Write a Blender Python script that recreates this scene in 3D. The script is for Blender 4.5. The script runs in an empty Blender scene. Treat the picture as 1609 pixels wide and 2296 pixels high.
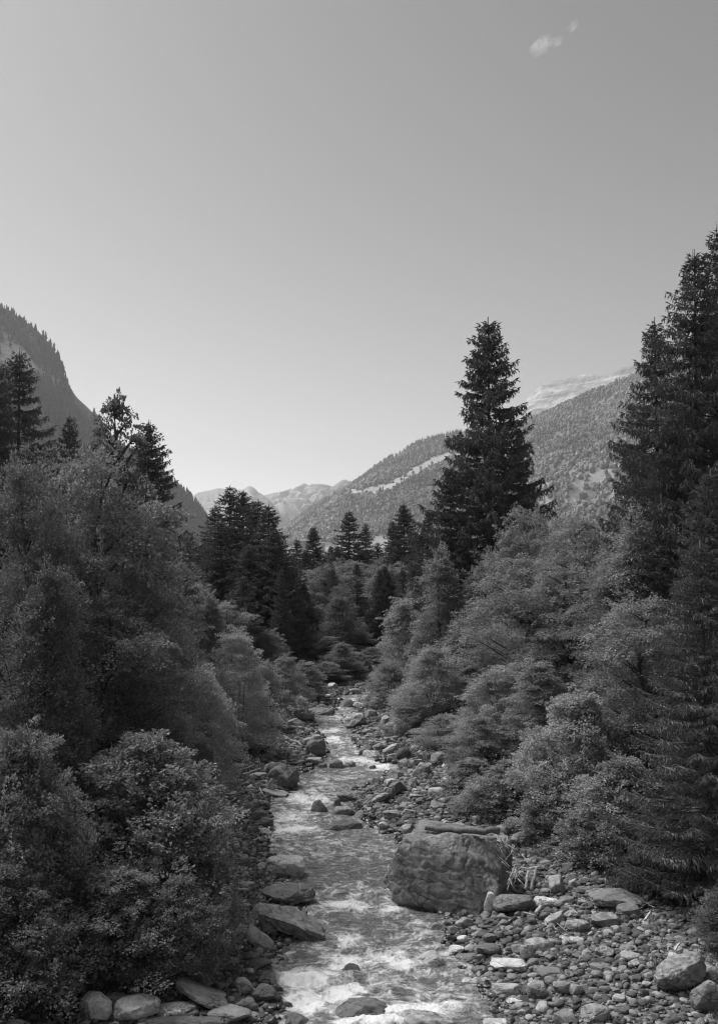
import bpy, math
import numpy as np

# ------------------------------------------------------------------ camera, sky, sun, exposure
SC = bpy.context.scene
RW, RH, F = 717.0, 1024.0, 995.0
HOR = 580.0                                   # picture row of the true horizon
PITCH = math.atan((HOR - 512.0) / F)
EYE = np.array([0.0, 0.0, 8.0])
SUN_AZ, SUN_EL = -58.0, 55.0                  # degrees, azimuth clockwise from +Y

cam_d = bpy.data.cameras.new("camera")
cam = bpy.data.objects.new("camera", cam_d)
SC.collection.objects.link(cam)
cam.location = EYE
cam.rotation_euler = (math.pi / 2 + PITCH, 0, 0)
cam_d.sensor_fit = 'VERTICAL'
cam_d.sensor_height = 36.0
cam_d.lens = 36.0 * F / RH
cam_d.clip_start = 0.1
cam_d.clip_end = 30000
SC.camera = cam

world = bpy.data.worlds.new("World")
SC.world = world
world.use_nodes = True
wt = world.node_tree
wt.nodes.clear()
wo = wt.nodes.new('ShaderNodeOutputWorld')
bg = wt.nodes.new('ShaderNodeBackground')
sky = wt.nodes.new('ShaderNodeTexSky')
sky.sky_type = 'NISHITA'
sky.sun_disc = False
sky.sun_elevation = math.radians(SUN_EL)
sky.sun_rotation = math.radians(SUN_AZ)
sky.altitude = 900
sky.air_density = 1.0
sky.dust_density = 1.6
sky.ozone_density = 1.0
sep = wt.nodes.new('ShaderNodeSeparateColor')
wt.links.new(sky.outputs[0], sep.inputs[0])
def wmath(op, a, b):
    n = wt.nodes.new('ShaderNodeMath'); n.operation = op
    for i, v in enumerate((a, b)):
        if isinstance(v, (int, float)): n.inputs[i].default_value = v
        else: wt.links.new(v, n.inputs[i])
    return n.outputs[0]
# black and white film: weighted sum of the three channels of the sky
grey = wmath('ADD', wmath('ADD', wmath('MULTIPLY', sep.outputs[0], 0.92), wmath('MULTIPLY', sep.outputs[1], 0.12)),
             wmath('MULTIPLY', sep.outputs[2], 0.0))
grey = wmath('MULTIPLY', wmath('POWER', wmath('MULTIPLY', grey, 0.25), 1.48), 4.0)     # contrasty film
cmb = wt.nodes.new('ShaderNodeCombineColor')
for i in range(3): wt.links.new(grey, cmb.inputs[i])
wt.links.new(cmb.outputs[0], bg.inputs['Color'])
bg.inputs['Strength'].default_value = 0.12
wt.links.new(bg.outputs[0], wo.inputs['Surface'])

sun_d = bpy.data.lights.new("sun", 'SUN')
sun_d.energy = 3.2
sun_d.angle = math.radians(40)
sun_d.color = (1.0, 1.0, 1.0)
sun = bpy.data.objects.new("sun", sun_d)
SC.collection.objects.link(sun)
az, el = math.radians(SUN_AZ), math.radians(SUN_EL)
SUNV = np.array([math.sin(az) * math.cos(el), math.cos(az) * math.cos(el), math.sin(el)])
from mathutils import Vector
sun.rotation_euler = Vector(SUNV).to_track_quat('Z', 'Y').to_euler()
sun.location = (-60, 40, 60)

SC.view_settings.view_transform = 'Standard'
SC.view_settings.look = 'None'
SC.view_settings.gamma = 1.0
SC.view_settings.use_curve_mapping = False
SC.view_settings.exposure = 0.66
SC.render.engine = 'CYCLES'
SC.cycles.use_denoising = True
SC.cycles.denoising_prefilter = 'NONE'
SC.cycles.denoising_input_passes = 'RGB_ALBEDO_NORMAL'
SC.cycles.pixel_filter_type = 'BLACKMAN_HARRIS'
SC.cycles.filter_width = 1.2
SC.cycles.use_adaptive_sampling = False
SC.cycles.max_bounces = 6
SC.cycles.diffuse_bounces = 3
SC.cycles.glossy_bounces = 2
SC.cycles.transmission_bounces = 3
SC.cycles.volume_bounces = 0
SC.cycles.transparent_max_bounces = 6
SC.cycles.caustics_reflective = False
SC.cycles.caustics_refractive = False

# ------------------------------------------------------------------ numbers and noise
COL = SC.collection
def hash3(ix, iy, iz, seed):
    h = (ix.astype(np.int64) * 374761393 + iy.astype(np.int64) * 668265263 + iz.astype(np.int64) * 2147483647 + seed * 1274126177) & 0xFFFFFFFF
    h = ((h ^ (h >> 13)) * 1274126177) & 0xFFFFFFFF
    h = ((h ^ (h >> 16)) * 2246822519) & 0xFFFFFFFF
    return ((h ^ (h >> 15)) & 0xFFFF) / 65535.0
def vnoise(p, seed=0):
    p = np.asarray(p, float)
    i = np.floor(p).astype(np.int64); f = p - i
    u = f * f * f * (f * (f * 6 - 15) + 10)
    r = 0
    for dx in (0, 1):
        wx = u[:, 0] if dx else 1 - u[:, 0]
        for dy in (0, 1):
            wy = u[:, 1] if dy else 1 - u[:, 1]
            for dz in (0, 1):
                wz = u[:, 2] if dz else 1 - u[:, 2]
                r = r + wx * wy * wz * hash3(i[:, 0] + dx, i[:, 1] + dy, i[:, 2] + dz, seed)
    return r * 2 - 1
def fbm(p, seed=0, octv=4, gain=0.5, lac=2.03):
    p = np.asarray(p, float); a = 1.0; t = 0; s = 0
    for k in range(octv):
        t = t + a * vnoise(p + 17.3 * k, seed + k * 7); s += a
        a *= gain; p = p * lac
    return t / s
def xy0(x, y, sc=1.0):
    x, y = np.broadcast_arrays(np.asarray(x, float), np.asarray(y, float))
    return np.stack([x.ravel() * sc, y.ravel() * sc, np.zeros(x.size)], 1)
def smooth(a, b, x):
    t = np.clip((x - a) / (b - a), 0, 1)
    return t * t * (3 - 2 * t)

# picture grid used while measuring the photograph: 1609 x 2296
KX, KY = RW / 1609.0, RH / 2296.0
cp, sp_ = math.cos(PITCH), math.sin(PITCH)
def ray(dx, dy):
    a = (np.asarray(dx, float) * KX - RW / 2) / F
    b = (RH / 2 - np.asarray(dy, float) * KY) / F
    return a, cp - b * sp_, sp_ + b * cp          # x, y, z
def at(dx, dy, Y):
    """point on the sight line of a measured spot at distance Y up the valley"""
    a, yy, zz = ray(dx, dy)
    t = Y / yy
    return np.array([EYE[0] + a * t, Y, EYE[2] + zz * t])
def proj(P):
    x, y, z = P[:, 0], P[:, 1], P[:, 2] - EYE[2]
    d = y * cp + z * sp_; u = -y * sp_ + z * cp
    return (x / d * F + RW / 2) / KX, (RH / 2 - u / d * F) / KY

def crop(c, x, y):
    k = {3: (392.4, 1037.2, .3484), 5: (0, 1738, .3833), 6: (448.5, 1457.6, .3136), 7: (448.5, 1850.1, .3833), 8: (992.3, 1794, .3833),
         9: (1093.2, 1822, .1916), 1: (0, 616.6, .5), 2: (804.5, 448.5, .5), 0: (0, 0, 1)}[c]
    return k[0] + k[2] * x, k[1] + k[2] * y

# ------------------------------------------------------------------ mesh helpers
def mesh_np(name, v, f, smooth_=True, attrs=None):
    v = np.ascontiguousarray(v, dtype=np.float32); f = np.ascontiguousarray(f, dtype=np.int32)
    me = bpy.data.meshes.new(name)
    me.vertices.add(len(v)); me.vertices.foreach_set('co', v.ravel())
    nf, k = f.shape
    me.loops.add(nf * k); me.loops.foreach_set('vertex_index', f.ravel())
    me.polygons.add(nf); me.polygons.foreach_set('loop_start', np.arange(nf, dtype=np.int32) * k)
    me.polygons.foreach_set('use_smooth', np.full(nf, smooth_, dtype=bool))
    if attrs:
        for n, a in attrs.items():
            at_ = me.attributes.new(n, 'FLOAT', 'POINT'); at_.data.foreach_set('value', np.ascontiguousarray(a, dtype=np.float32))
    me.update(calc_edges=True)
    return me
def link(name, me, mat=None, parent=None):
    o = bpy.data.objects.new(name, me); COL.objects.link(o)
    if mat is not None and not me.materials: me.materials.append(mat)
    if parent is not None: o.parent = parent
    return o
def tag(o, label=None, cat=None, group=None, kind=None):
    if label: o['label'] = label
    if cat: o['category'] = cat
    if group: o['group'] = group
    if kind: o['kind'] = kind
    return o
def empty(name, loc):
    o = bpy.data.objects.new(name, None); COL.objects.link(o); o.location = loc; o.empty_display_size = 0.3
    return o
def copy_tree(root):
    r = root.copy(); COL.objects.link(r)
    for ch in root.children:
        c = ch.copy(); COL.objects.link(c); c.parent = r
    return r
def grid_faces(nu, nv):
    a = np.arange(nu * nv).reshape(nu, nv)
    return np.stack([a[:-1, :-1].ravel(), a[1:, :-1].ravel(), a[1:, 1:].ravel(), a[:-1, 1:].ravel()], 1)
_ico = {}
def ico(n):
    if n in _ico: return _ico[n]
    t = (1 + 5 ** .5) / 2
    v = [(-1, t, 0), (1, t, 0), (-1, -t, 0), (1, -t, 0), (0, -1, t), (0, 1, t), (0, -1, -t), (0, 1, -t), (t, 0, -1), (t, 0, 1), (-t, 0, -1), (-t, 0, 1)]
    f = [(0, 11, 5), (0, 5, 1), (0, 1, 7), (0, 7, 10), (0, 10, 11), (1, 5, 9), (5, 11, 4), (11, 10, 2), (10, 7, 6), (7, 1, 8),
         (3, 9, 4), (3, 4, 2), (3, 2, 6), (3, 6, 8), (3, 8, 9), (4, 9, 5), (2, 4, 11), (6, 2, 10), (8, 6, 7), (9, 8, 1)]
    v = [np.array(p, float) / np.linalg.norm(p) for p in v]
    for _ in range(n):
        mid = {}; nf = []
        def m(a, b):
            k = (min(a, b), max(a, b))
            if k not in mid:
                p = v[a] + v[b]; v.append(p / np.linalg.norm(p)); mid[k] = len(v) - 1
            return mid[k]
        for a, b, c in f:
            ab, bc, ca = m(a, b), m(b, c), m(c, a)
            nf += [(a, ab, ca), (b, bc, ab), (c, ca, bc), (ab, bc, ca)]
        f = nf
    _ico[n] = (np.array(v), np.array(f)); return _ico[n]
def norm(v): return v / (np.linalg.norm(v, axis=-1, keepdims=True) + 1e-9)
class MB:
    """collects quads / tris as quads into one mesh"""
    def __init__(s): s.v = []; s.f = []; s.n = 0
    def add(s, v, f):
        s.v.append(np.asarray(v, float)); s.f.append(np.asarray(f) + s.n); s.n += len(v)
    def tube(s, pts, rad, k=6, wob=0.0, rng=None):
        pts = np.asarray(pts, float); n = len(pts); rad = np.broadcast_to(rad, (n,))
        tg = norm(np.gradient(pts, axis=0))
        ref = np.array([0.13, 0.21, 0.97]) if abs(tg[0, 2]) < .9 else np.array([1., .1, 0])
        a = norm(np.cross(tg, ref)); b = np.cross(tg, a)
        th = np.arange(k) * 2 * math.pi / k
        R = rad[:, None] * (1 + (wob * rng.uniform(-1, 1, (n, k)) if wob else 0))
        P = pts[:, None] + R[..., None] * (np.cos(th)[None, :, None] * a[:, None] + np.sin(th)[None, :, None] * b[:, None])
        idx = np.arange(n * k).reshape(n, k)
        f = np.stack([idx[:-1], np.roll(idx, -1, 1)[:-1], np.roll(idx, -1, 1)[1:], idx[1:]], -1).reshape(-1, 4)
        v = P.reshape(-1, 3)
        c0, c1 = len(v), len(v) + 1
        v = np.vstack([v, pts[0], pts[-1]])
        caps = [(idx[0, (i + 1) % k], idx[0, i], c0, c0) for i in range(k)] + [(idx[-1, i], idx[-1, (i + 1) % k], c1, c1) for i in range(k)]
        s.add(v, np.vstack([f, caps]))
    def get(s): return np.vstack(s.v), np.vstack(s.f)
def build_quads(name, v, f, smooth_=True):
    """faces may be degenerate quads (cap triangles)"""
    tri = f[:, 2] == f[:, 3]
    me = bpy.data.meshes.new(name)
    v = np.ascontiguousarray(v, dtype=np.float32)
    cnt = np.where(tri, 3, 4); loops = np.concatenate([f[i, :c] for i, c in enumerate(cnt)]) if tri.any() else f.ravel()
    me.vertices.add(len(v)); me.vertices.foreach_set('co', v.ravel())
    me.loops.add(len(loops)); me.loops.foreach_set('vertex_index', np.ascontiguousarray(loops, dtype=np.int32))
    me.polygons.add(len(f)); me.polygons.foreach_set('loop_start', np.concatenate([[0], np.cumsum(cnt)[:-1]]).astype(np.int32))
    me.polygons.foreach_set('use_smooth', np.full(len(f), smooth_, dtype=bool))
    me.update(calc_edges=True)
    return me

# ------------------------------------------------------------------ materials
class NT:
    def __init__(s, name):
        s.m = bpy.data.materials.new(name); s.m.use_nodes = True; s.t = s.m.node_tree; s.t.nodes.clear()
        s.out = s.t.nodes.new('ShaderNodeOutputMaterial')
    def n(s, typ, **kw):
        nd = s.t.nodes.new(typ)
        for k, v in kw.items():
            if k.startswith('_'): setattr(nd, k[1:], v)
            else:
                i = nd.inputs[k.replace('__', ' ')] if not k.startswith('i') or not k[1:].isdigit() else nd.inputs[int(k[1:])]
                if isinstance(v, bpy.types.NodeSocket): s.t.links.new(v, i)
                else: i.default_value = v
        return nd
    def math(s, op, a, b=0.0, clamp=False):
        nd = s.n('ShaderNodeMath', _operation=op, i0=a, i1=b); nd.use_clamp = clamp; return nd.outputs[0]
    def mapr(s, x, a, b, c=0.0, d=1.0):
        return s.n('ShaderNodeMapRange', i0=x, i1=a, i2=b, i3=c, i4=d).outputs[0]
    def noise(s, vec, scale, detail=4, rough=.55, dist=0.0):
        return s.n('ShaderNodeTexNoise', Vector=vec, Scale=scale, Detail=detail, Roughness=rough, Distortion=dist).outputs[0]
    def grey(s, x):
        c = s.n('ShaderNodeCombineColor', i0=x, i1=x, i2=x); return c.outputs[0]
    def objpos(s): return s.n('ShaderNodeTexCoord').outputs['Object']
    def pos(s): return s.n('ShaderNodeNewGeometry').outputs['Position']
    def tone(s):
        sx = s.n('ShaderNodeSeparateColor', i0=s.n('ShaderNodeObjectInfo').outputs['Color']); return sx.outputs[0]
    def scalev(s, vec, sc):
        return s.n('ShaderNodeVectorMath', _operation='MULTIPLY', i0=vec, i1=sc).outputs[0]
    def finish(s, shader): s.t.links.new(shader, s.out.inputs['Surface']); return s.m

def leaf_mat(name, base, transl, rough, vary=.35, spec=.35):
    t = NT(name)
    geo = t.n('ShaderNodeNewGeometry')
    rnd = t.mapr(geo.outputs['Random Per Island'], 0, 1, 1 - vary, 1 + vary)
    nz = t.mapr(t.noise(geo.outputs['Position'], .9, 2), .3, .7, .8, 1.2)
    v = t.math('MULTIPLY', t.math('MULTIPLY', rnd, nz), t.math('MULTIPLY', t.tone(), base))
    c = t.grey(v)
    p = t.n('ShaderNodeBsdfPrincipled', Base__Color=c, Roughness=rough)
    p.inputs['Specular IOR Level'].default_value = spec
    tr = t.n('ShaderNodeBsdfTranslucent', Color=c)
    mx = t.n('ShaderNodeMixShader', i0=transl, i1=p.outputs[0], i2=tr.outputs[0])
    return t.finish(mx.outputs[0])
M = {}
M['leaf'] = leaf_mat('broad_leaf', .37, .38, .45, .4, .35)
M['needle'] = leaf_mat('spruce_needles', .20, .12, .6, .3)
M['herb'] = leaf_mat('herb_leaf', .14, .3, .5)
def bark_mat(name, base, dark):
    t = NT(name); o = t.objpos()
    n1 = t.noise(t.scalev(o, (1, 1, .25)), 14, 5, .65)
    v = t.math('MULTIPLY', t.mapr(n1, .3, .7, dark, base), t.tone())
    b = t.n('ShaderNodeBump', Strength=.6, Distance=.02, Height=n1)
    return t.finish(t.n('ShaderNodeBsdfPrincipled', Base__Color=t.grey(v), Roughness=.85, Normal=b.outputs[0]).outputs[0])
M['bark'] = bark_mat('tree_bark', .13, .05)
M['driftwood'] = bark_mat('bleached_wood', .52, .22)

def rock_mat(name, kind):
    t = NT(name); o = t.objpos(); oi = t.n('ShaderNodeObjectInfo')
    off = t.n('ShaderNodeVectorMath', _operation='ADD', i0=o, i1=t.scalev(t.n('ShaderNodeCombineXYZ', i0=oi.outputs['Random'], i1=oi.outputs['Random'], i2=oi.outputs['Random']).outputs[0], (37, 53, 71))).outputs[0]
    big = t.noise(off, 1.6, 4, .6)
    mid = t.noise(off, 9, 5, .7)
    fine = t.noise(off, 60, 3, .7)
    v = t.math('MULTIPLY', t.mapr(big, .3, .7, .72, 1.25), t.mapr(mid, .3, .7, .75, 1.25))
    v = t.math('MULTIPLY', v, t.mapr(fine, .25, .75, .75, 1.25))
    v = t.math('MULTIPLY', v, .29)
    height = t.math('ADD', t.math('MULTIPLY', mid, .6), t.math('MULTIPLY', fine, .25))
    if kind == 'v':        # pale veins
        wv = t.n('ShaderNodeTexNoise', Vector=off, Scale=2.2, Detail=3.0, Roughness=.6).outputs[1]
        w2 = t.n('ShaderNodeVectorMath', _operation='ADD', i0=off, i1=t.scalev(wv, (.5, .5, .5))).outputs[0]
        vo = t.n('ShaderNodeTexVoronoi', _feature='DISTANCE_TO_EDGE', Vector=w2, Scale=2.3)
        ln = t.mapr(vo.outputs['Distance'], .012, .045, 1, 0)
        ln = t.math('MULTIPLY', ln, t.mapr(t.noise(off, 1.3, 1), .45, .58))
        mx = t.n('ShaderNodeMix', _data_type='FLOAT', i0=ln, i2=v, i3=.62); v = mx.outputs[0]
    if kind == 't':        # layered stripes
        wv = t.n('ShaderNodeTexWave', Vector=t.n('ShaderNodeMapping', Vector=off, Rotation=(.5, .9, .3)).outputs[0], Scale=2.0, Distortion=9.0, Detail=4.0)
        wv.inputs['Detail Scale'].default_value = 1.5
        k = wv.outputs['Fac']
        v = t.math('MULTIPLY', v, t.mapr(k, 0, 1, .75, 1.2))
        height = t.math('ADD', height, t.math('MULTIPLY', k, .5))
    if kind == 'g':        # rain stains running down, paler lichen patches
        st = t.noise(t.scalev(off, (1, 1, .3)), 3.3, 7, .72, 1.2); v = t.math('MULTIPLY', v, t.mapr(st, .35, .62, .68, 1.2)); v = t.math('MULTIPLY', v, t.mapr(t.noise(off, 2.6, 5, .75), .4, .62, .82, 1.25)); height = t.math('ADD', height, t.math('MULTIPLY', st, .8))
    if kind == 'q':        # quartz: patchy white
        pt = t.mapr(t.noise(off, 4.5, 4, .7), .42, .6, 0, 1)
        mx = t.n('ShaderNodeMix', _data_type='FLOAT', i0=pt, i2=v, i3=.40); v = mx.outputs[0]
    # thin dark cracks
    vo = t.n('ShaderNodeTexVoronoi', _feature='DISTANCE_TO_EDGE', Vector=t.n('ShaderNodeVectorMath', _operation='ADD', i0=off, i1=t.scalev(t.n('ShaderNodeTexNoise', Vector=off, Scale=1.7, Detail=4.0).outputs[1], (1.1, 1.1, 1.1))).outputs[0], Scale=.9)
    cr = t.mapr(vo.outputs['Distance'], .0, .018, .45, 1)
    v = t.math('MULTIPLY', v, cr)
    height = t.math('ADD', height, t.math('MULTIPLY', cr, .5))
    rough = .8
    if kind == 'w':        # wet foot
        z = t.n('ShaderNodeSeparateXYZ', i0=t.n('ShaderNodeTexCoord').outputs['Generated']).outputs[2]
        wet = t.mapr(t.math('ADD', z, t.math('MULTIPLY', t.noise(off, 3, 3), .25)), .5, .62, 1, 0)
        v = t.math('MULTIPLY', v, t.mapr(wet, 0, 1, 1, .38)); rough = t.mapr(wet, 0, 1, .8, .3)
    v = t.math('MULTIPLY', v, t.tone())
    b = t.n('ShaderNodeBump', Strength=.75, Distance=.05, Height=height)
    return t.finish(t.n('ShaderNodeBsdfPrincipled', Base__Color=t.grey(v), Roughness=rough, Normal=b.outputs[0]).outputs[0])
for k in 'nvtqwg': M['rock_' + k] = rock_mat('boulder_stone_' + k, k)

t = NT('pebbles'); g = t.n('ShaderNodeNewGeometry'); r = g.outputs['Random Per Island']
v = t.math('MULTIPLY', t.mapr(t.math('POWER', r, 2.6), 0, 1, .06, .32), t.mapr(t.noise(g.outputs['Position'], 40, 3), .3, .7, .8, 1.2))
wet = t.n('ShaderNodeAttribute', _attribute_name='wet').outputs['Fac']; v = t.math('MULTIPLY', v, t.mapr(wet, 0, 1, 1, .45))
M['pebble'] = t.finish(t.n('ShaderNodeBsdfPrincipled', Base__Color=t.grey(v), Roughness=t.mapr(wet, 0, 1, .8, .3)).outputs[0])

t = NT('river_bank_ground'); p = t.pos()
vo = t.n('ShaderNodeTexVoronoi', Vector=p, Scale=11.0)
sx = t.n('ShaderNodeSeparateColor', i0=vo.outputs['Color']).outputs[0]
gv = t.math('MULTIPLY', t.mapr(sx, 0, 1, .06, .24), t.mapr(t.noise(p, 2, 3), .3, .7, .8, 1.15))
gv = t.math('MULTIPLY', gv, t.mapr(vo.outputs['Distance'], .3, .75, 1, .35))
sv = t.mapr(t.noise(p, 3, 5, .7), .3, .7, .035, .075)
gm = t.n('ShaderNodeAttribute', _attribute_name='gravel').outputs['Fac']
mx = t.n('ShaderNodeMix', _data_type='FLOAT', i0=gm, i2=sv, i3=gv).outputs[0]
b = t.n('ShaderNodeBump', Strength=.8, Distance=.05, Height=t.math('SUBTRACT', 1.0, vo.outputs['Distance']))
M['ground'] = t.finish(t.n('ShaderNodeBsdfPrincipled', Base__Color=t.grey(mx), Roughness=.9, Normal=b.outputs[0]).outputs[0])

t = NT('stream_water'); p = t.pos()
fa = t.n('ShaderNodeAttribute', _attribute_name='foam').outputs['Fac']
warp = t.n('ShaderNodeTexNoise', Vector=p, Scale=.9, Detail=2.0).outputs[1]
pw = t.n('ShaderNodeVectorMath', _operation='ADD', i0=p, i1=t.scalev(warp, (.9, .9, 0))).outputs[0]
n1 = t.noise(t.scalev(pw, (1.0, 1.25, 1)), 3.0, 9, .74, .5)
n2 = t.noise(t.scalev(pw, (1.3, .7, 1)), 11, 5, .7, .4)
fm = t.math('ADD', t.math('MULTIPLY', n1, .75), t.math('MULTIPLY', n2, .25))
thr = t.math('SUBTRACT', .70, t.math('MULTIPLY', fa, .34))
foam = t.n('ShaderNodeMapRange', i0=t.math('SUBTRACT', fm, thr), i1=-.08, i2=.10, i3=0.0, i4=1.0).outputs[0]
foam = t.math('POWER', foam, 1.25)
wn = t.noise(t.scalev(p, (1.0, 1.9, 1)), 5.5, 6, .62, .8)
bumpw = t.n('ShaderNodeBump', Strength=1.0, Distance=.3, Height=wn)
bed = t.mapr(t.noise(p, 3.2, 4, .7), .3, .7, .15, .40)
pw_ = t.n('ShaderNodeBsdfPrincipled', Base__Color=t.grey(bed), Roughness=.16, IOR=1.33, Normal=bumpw.outputs[0])
bumpf = t.n('ShaderNodeBump', Strength=.5, Distance=.05, Height=n2)
pf = t.n('ShaderNodeBsdfPrincipled', Base__Color=(.72, .72, .72, 1), Roughness=.7, Normal=bumpf.outputs[0])
M['water'] = t.finish(t.n('ShaderNodeMixShader', i0=foam, i1=pw_.outputs[0], i2=pf.outputs[0]).outputs[0])

def hill_mat(name, forest, bare, sc, rock=.3, strata=False):
    t = NT(name); p = t.pos()
    a = t.n('ShaderNodeAttribute', _attribute_name='bare').outputs['Fac']
    n = t.noise(p, sc, 6, .65)
    if strata:
        n = t.noise(t.n('ShaderNodeMapping', Vector=p, Rotation=(.1, .5, .3), Scale=(.5, .5, 1.9)).outputs[0], sc, 7, .7, .3)
    bv = t.mapr(n, .35, .65, bare * (1 - rock), bare * (1 + rock))
    fv = t.mapr(t.noise(p, sc * 3, 5, .7), .3, .7, forest * .6, forest * 1.5)
    v = t.n('ShaderNodeMix', _data_type='FLOAT', i0=a, i2=fv, i3=bv).outputs[0]
    b = t.n('ShaderNodeBump', Strength=.8, Distance=14.0, Height=t.noise(p, sc * 2.2, 6, .65))
    return t.finish(t.n('ShaderNodeBsdfPrincipled', Base__Color=t.grey(v), Roughness=.95, Normal=b.outputs[0]).outputs[0])
M['hill_left'] = hill_mat('left_mountain_rock', .06, .34, .016, .45)
M['hill_right'] = hill_mat('right_hillside_grass', .10, .33, .01, .18)
M['peak'] = hill_mat('bare_peak_rock', .14, .36, .011, .75, True)
M['far'] = hill_mat('far_ridge_grass', .16, .42, .003, .3)

# ------------------------------------------------------------------ river course and ground height
def wl(y): return 0.03 * (np.asarray(y, float) - 18.0)
def hit_water(dx, dy):
    a, yy, zz = ray(dx, dy)
    t = (8.0 + .54) / (.03 * yy - zz)
    return a * t, yy * t
def edge(tab, far):
    pts = np.array([hit_water(x, y) for y, x in tab]); o = np.argsort(pts[:, 1]); pts = pts[o]
    pts = np.vstack([[pts[0, 0] + far[0], 4.0], pts, far[1:]])
    return lambda y: np.interp(y, pts[:, 1], pts[:, 0])
XL = edge([(1564, 759), (1595, 748), (1608, 700), (1633, 702), (1658, 722), (1696, 728), (1724, 699), (1737, 668), (1774, 649), (1790, 618), (1809, 601),
           (1862, 605), (1906, 600), (1925, 606), (1977, 655), (2034, 680), (2115, 640), (2176, 600), (2233, 617), (2290, 640)], (-.5, (2.5, 64), (9, 69), (20, 74), (40, 80)))
XR = edge([(1564, 815), (1595, 803), (1614, 772), (1645, 793), (1677, 803), (1705, 853), (1721, 887), (1740, 865), (1755, 840), (1771, 800), (1818, 780), (1845, 830),
           (1868, 853), (1897, 905), (1925, 893), (1946, 880), (2003, 880), (2065, 1010), (2118, 1004), (2176, 1048), (2235, 1100), (2290, 1107)], (1.0, (6.5, 64), (14, 69), (26, 74), (48, 80)))
TL = edge([(1552, 742), (1590, 655), (1640, 590), (1700, 515), (1800, 500), (1900, 508), (2000, 500), (2100, 478), (2200, 400), (2250, 310), (2290, 120)], (-1.5, (1.5, 64), (7, 69), (17, 74), (36, 80)))
TR = edge([(1545, 835), (1600, 840), (1650, 900), (1730, 965), (1830, 1080), (1900, 1190), (1960, 1330), (2010, 1480), (2060, 1620)], (3.5, (8.5, 64), (16.5, 69), (29, 74), (52, 80)))

def height(x, y):
    x = np.asarray(x, float); y = np.asarray(y, float)
    x, y = np.broadcast_arrays(x, y); sh = x.shape; x = x.ravel(); y = y.ravel()
    l, r, tl, tr = XL(y), XR(y), TL(y), TR(y)
    din = np.minimum(x - l, r - x)
    dout = np.maximum(l - x, x - r)
    h = wl(y) + np.where(din > 0, -.45 * smooth(0, 1.3, din), 0.42 * (1 - np.exp(-np.maximum(dout, 0) / 1.8)))
    bl = np.maximum(tl - x, 0); br = np.maximum(x - tr, 0)
    bs = np.interp(y, [0, 42, 64, 500], [1, 1, .22, .22])
    bank = bs * 3.2 * (1 - np.exp(-bl / 6.0)) + bs * 3.4 * (1 - np.exp(-br / 6.0)) + .035 * (bl + br)
    h = h + bank + .07 * fbm(xy0(x, y, 1.3), 3, 3) * (din < 0)
    h = h + np.minimum(.02 * (bl + br), 6) * fbm(xy0(x, y, .05), 5, 3)
    return h.reshape(sh)
def ground_hit(dx, dy):
    a, yy, zz = ray(dx, dy)
    t = np.arange(10, 260, .05)
    x, y, z = a * t, yy * t, 8 + zz * t
    g = np.maximum(height(x, y), wl(y)); k = np.argmax(z < g); return np.array([x[k], y[k], g[k]])
def seat_y(cr, a, b, Y):
    g = ground_hit(*crop(cr, a, b)); return min(Y, g[1] - .12)

# ------------------------------------------------------------------ ground sheet
yy = np.concatenate([np.linspace(-60, 12, 40)[:-1], 12 * np.exp(np.linspace(0, math.log(8000 / 12.), 620))])
s = np.linspace(-1, 1, 401)
k = 7.6
YY, S = np.meshgrid(yy, s, indexing='ij')
XX = 4600 * np.sinh(k * S) / math.sinh(k) * (1 + np.maximum(YY, 0) / 9000) + (XL(YY) + XR(YY)) / 2 * np.exp(-np.abs(YY) / 200)
ZZ = height(XX, YY)
far = smooth(250, 800, np.hypot(XX, YY)); ZZ = ZZ * (1 - far) + far * wl(np.maximum(YY, 0)) + far * 3 * 1.0
gr = ((XX > TL(YY) - .3) & (XX < TR(YY) + .3) & (YY < 100)).astype(float)
gnd = link('ground', mesh_np('ground', np.stack([XX, YY, ZZ], -1).reshape(-1, 3), grid_faces(*XX.shape)[:, ::-1], True, {'gravel': gr.ravel()}), M['ground'])
tag(gnd, kind='structure')

# ------------------------------------------------------------------ water
ny = 1100
wy = 13 * np.exp(np.linspace(0, math.log(98 / 13.), ny))
us = np.linspace(-.06, 1.06, 230)
WY, U = np.meshgrid(wy, us, indexing='ij')
WX = XL(WY) * (1 - U) + XR(WY) * U
rap = [  # display x, y, half width, half height, strength (where the stream breaks white)
    (660, 1862, 70, 13, 1.0), (640, 1835, 55, 18, .85), (690, 1795, 60, 20, .75), (725, 1742, 60, 16, .45), (800, 1708, 60, 10, .9), (855, 1722, 40, 10, .9),
    (745, 1660, 60, 14, .7), (740, 1640, 40, 8, .9), (760, 1605, 40, 8, .6), (785, 1570, 30, 6, .6),
    (780, 2035, 90, 20, .9), (880, 2040, 50, 20, .85), (930, 2075, 60, 18, .6), (780, 2110, 40, 22, .85), (760, 2160, 60, 26, .9), (860, 2150, 60, 26, .9), (900, 2165, 40, 18, 1.0),
    (700, 2200, 90, 30, 1.0), (700, 2250, 90, 30, 1.0), (930, 2270, 120, 26, .95), (760, 2230, 60, 40, .9), (640, 2140, 40, 16, .6), (830, 2290, 120, 20, .9), (1010, 2260, 60, 20, .8), (900, 1935, 40, 14, .35), (720, 1960, 120, 50, .18), (880, 1990, 60, 26, .25)]
foam = np.full(WX.shape, .40)
P = np.stack([WX, WY, wl(WY)], -1).reshape(-1, 3)
DX, DY = proj(P); DX = DX.reshape(WX.shape); DY = DY.reshape(WX.shape)
for (rx, ry, rw, rh, st) in rap:
    foam = np.maximum(foam, st * np.exp(-((DX - rx) / rw) ** 2 * .8 - ((DY - ry) / rh) ** 2 * .8))
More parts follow.
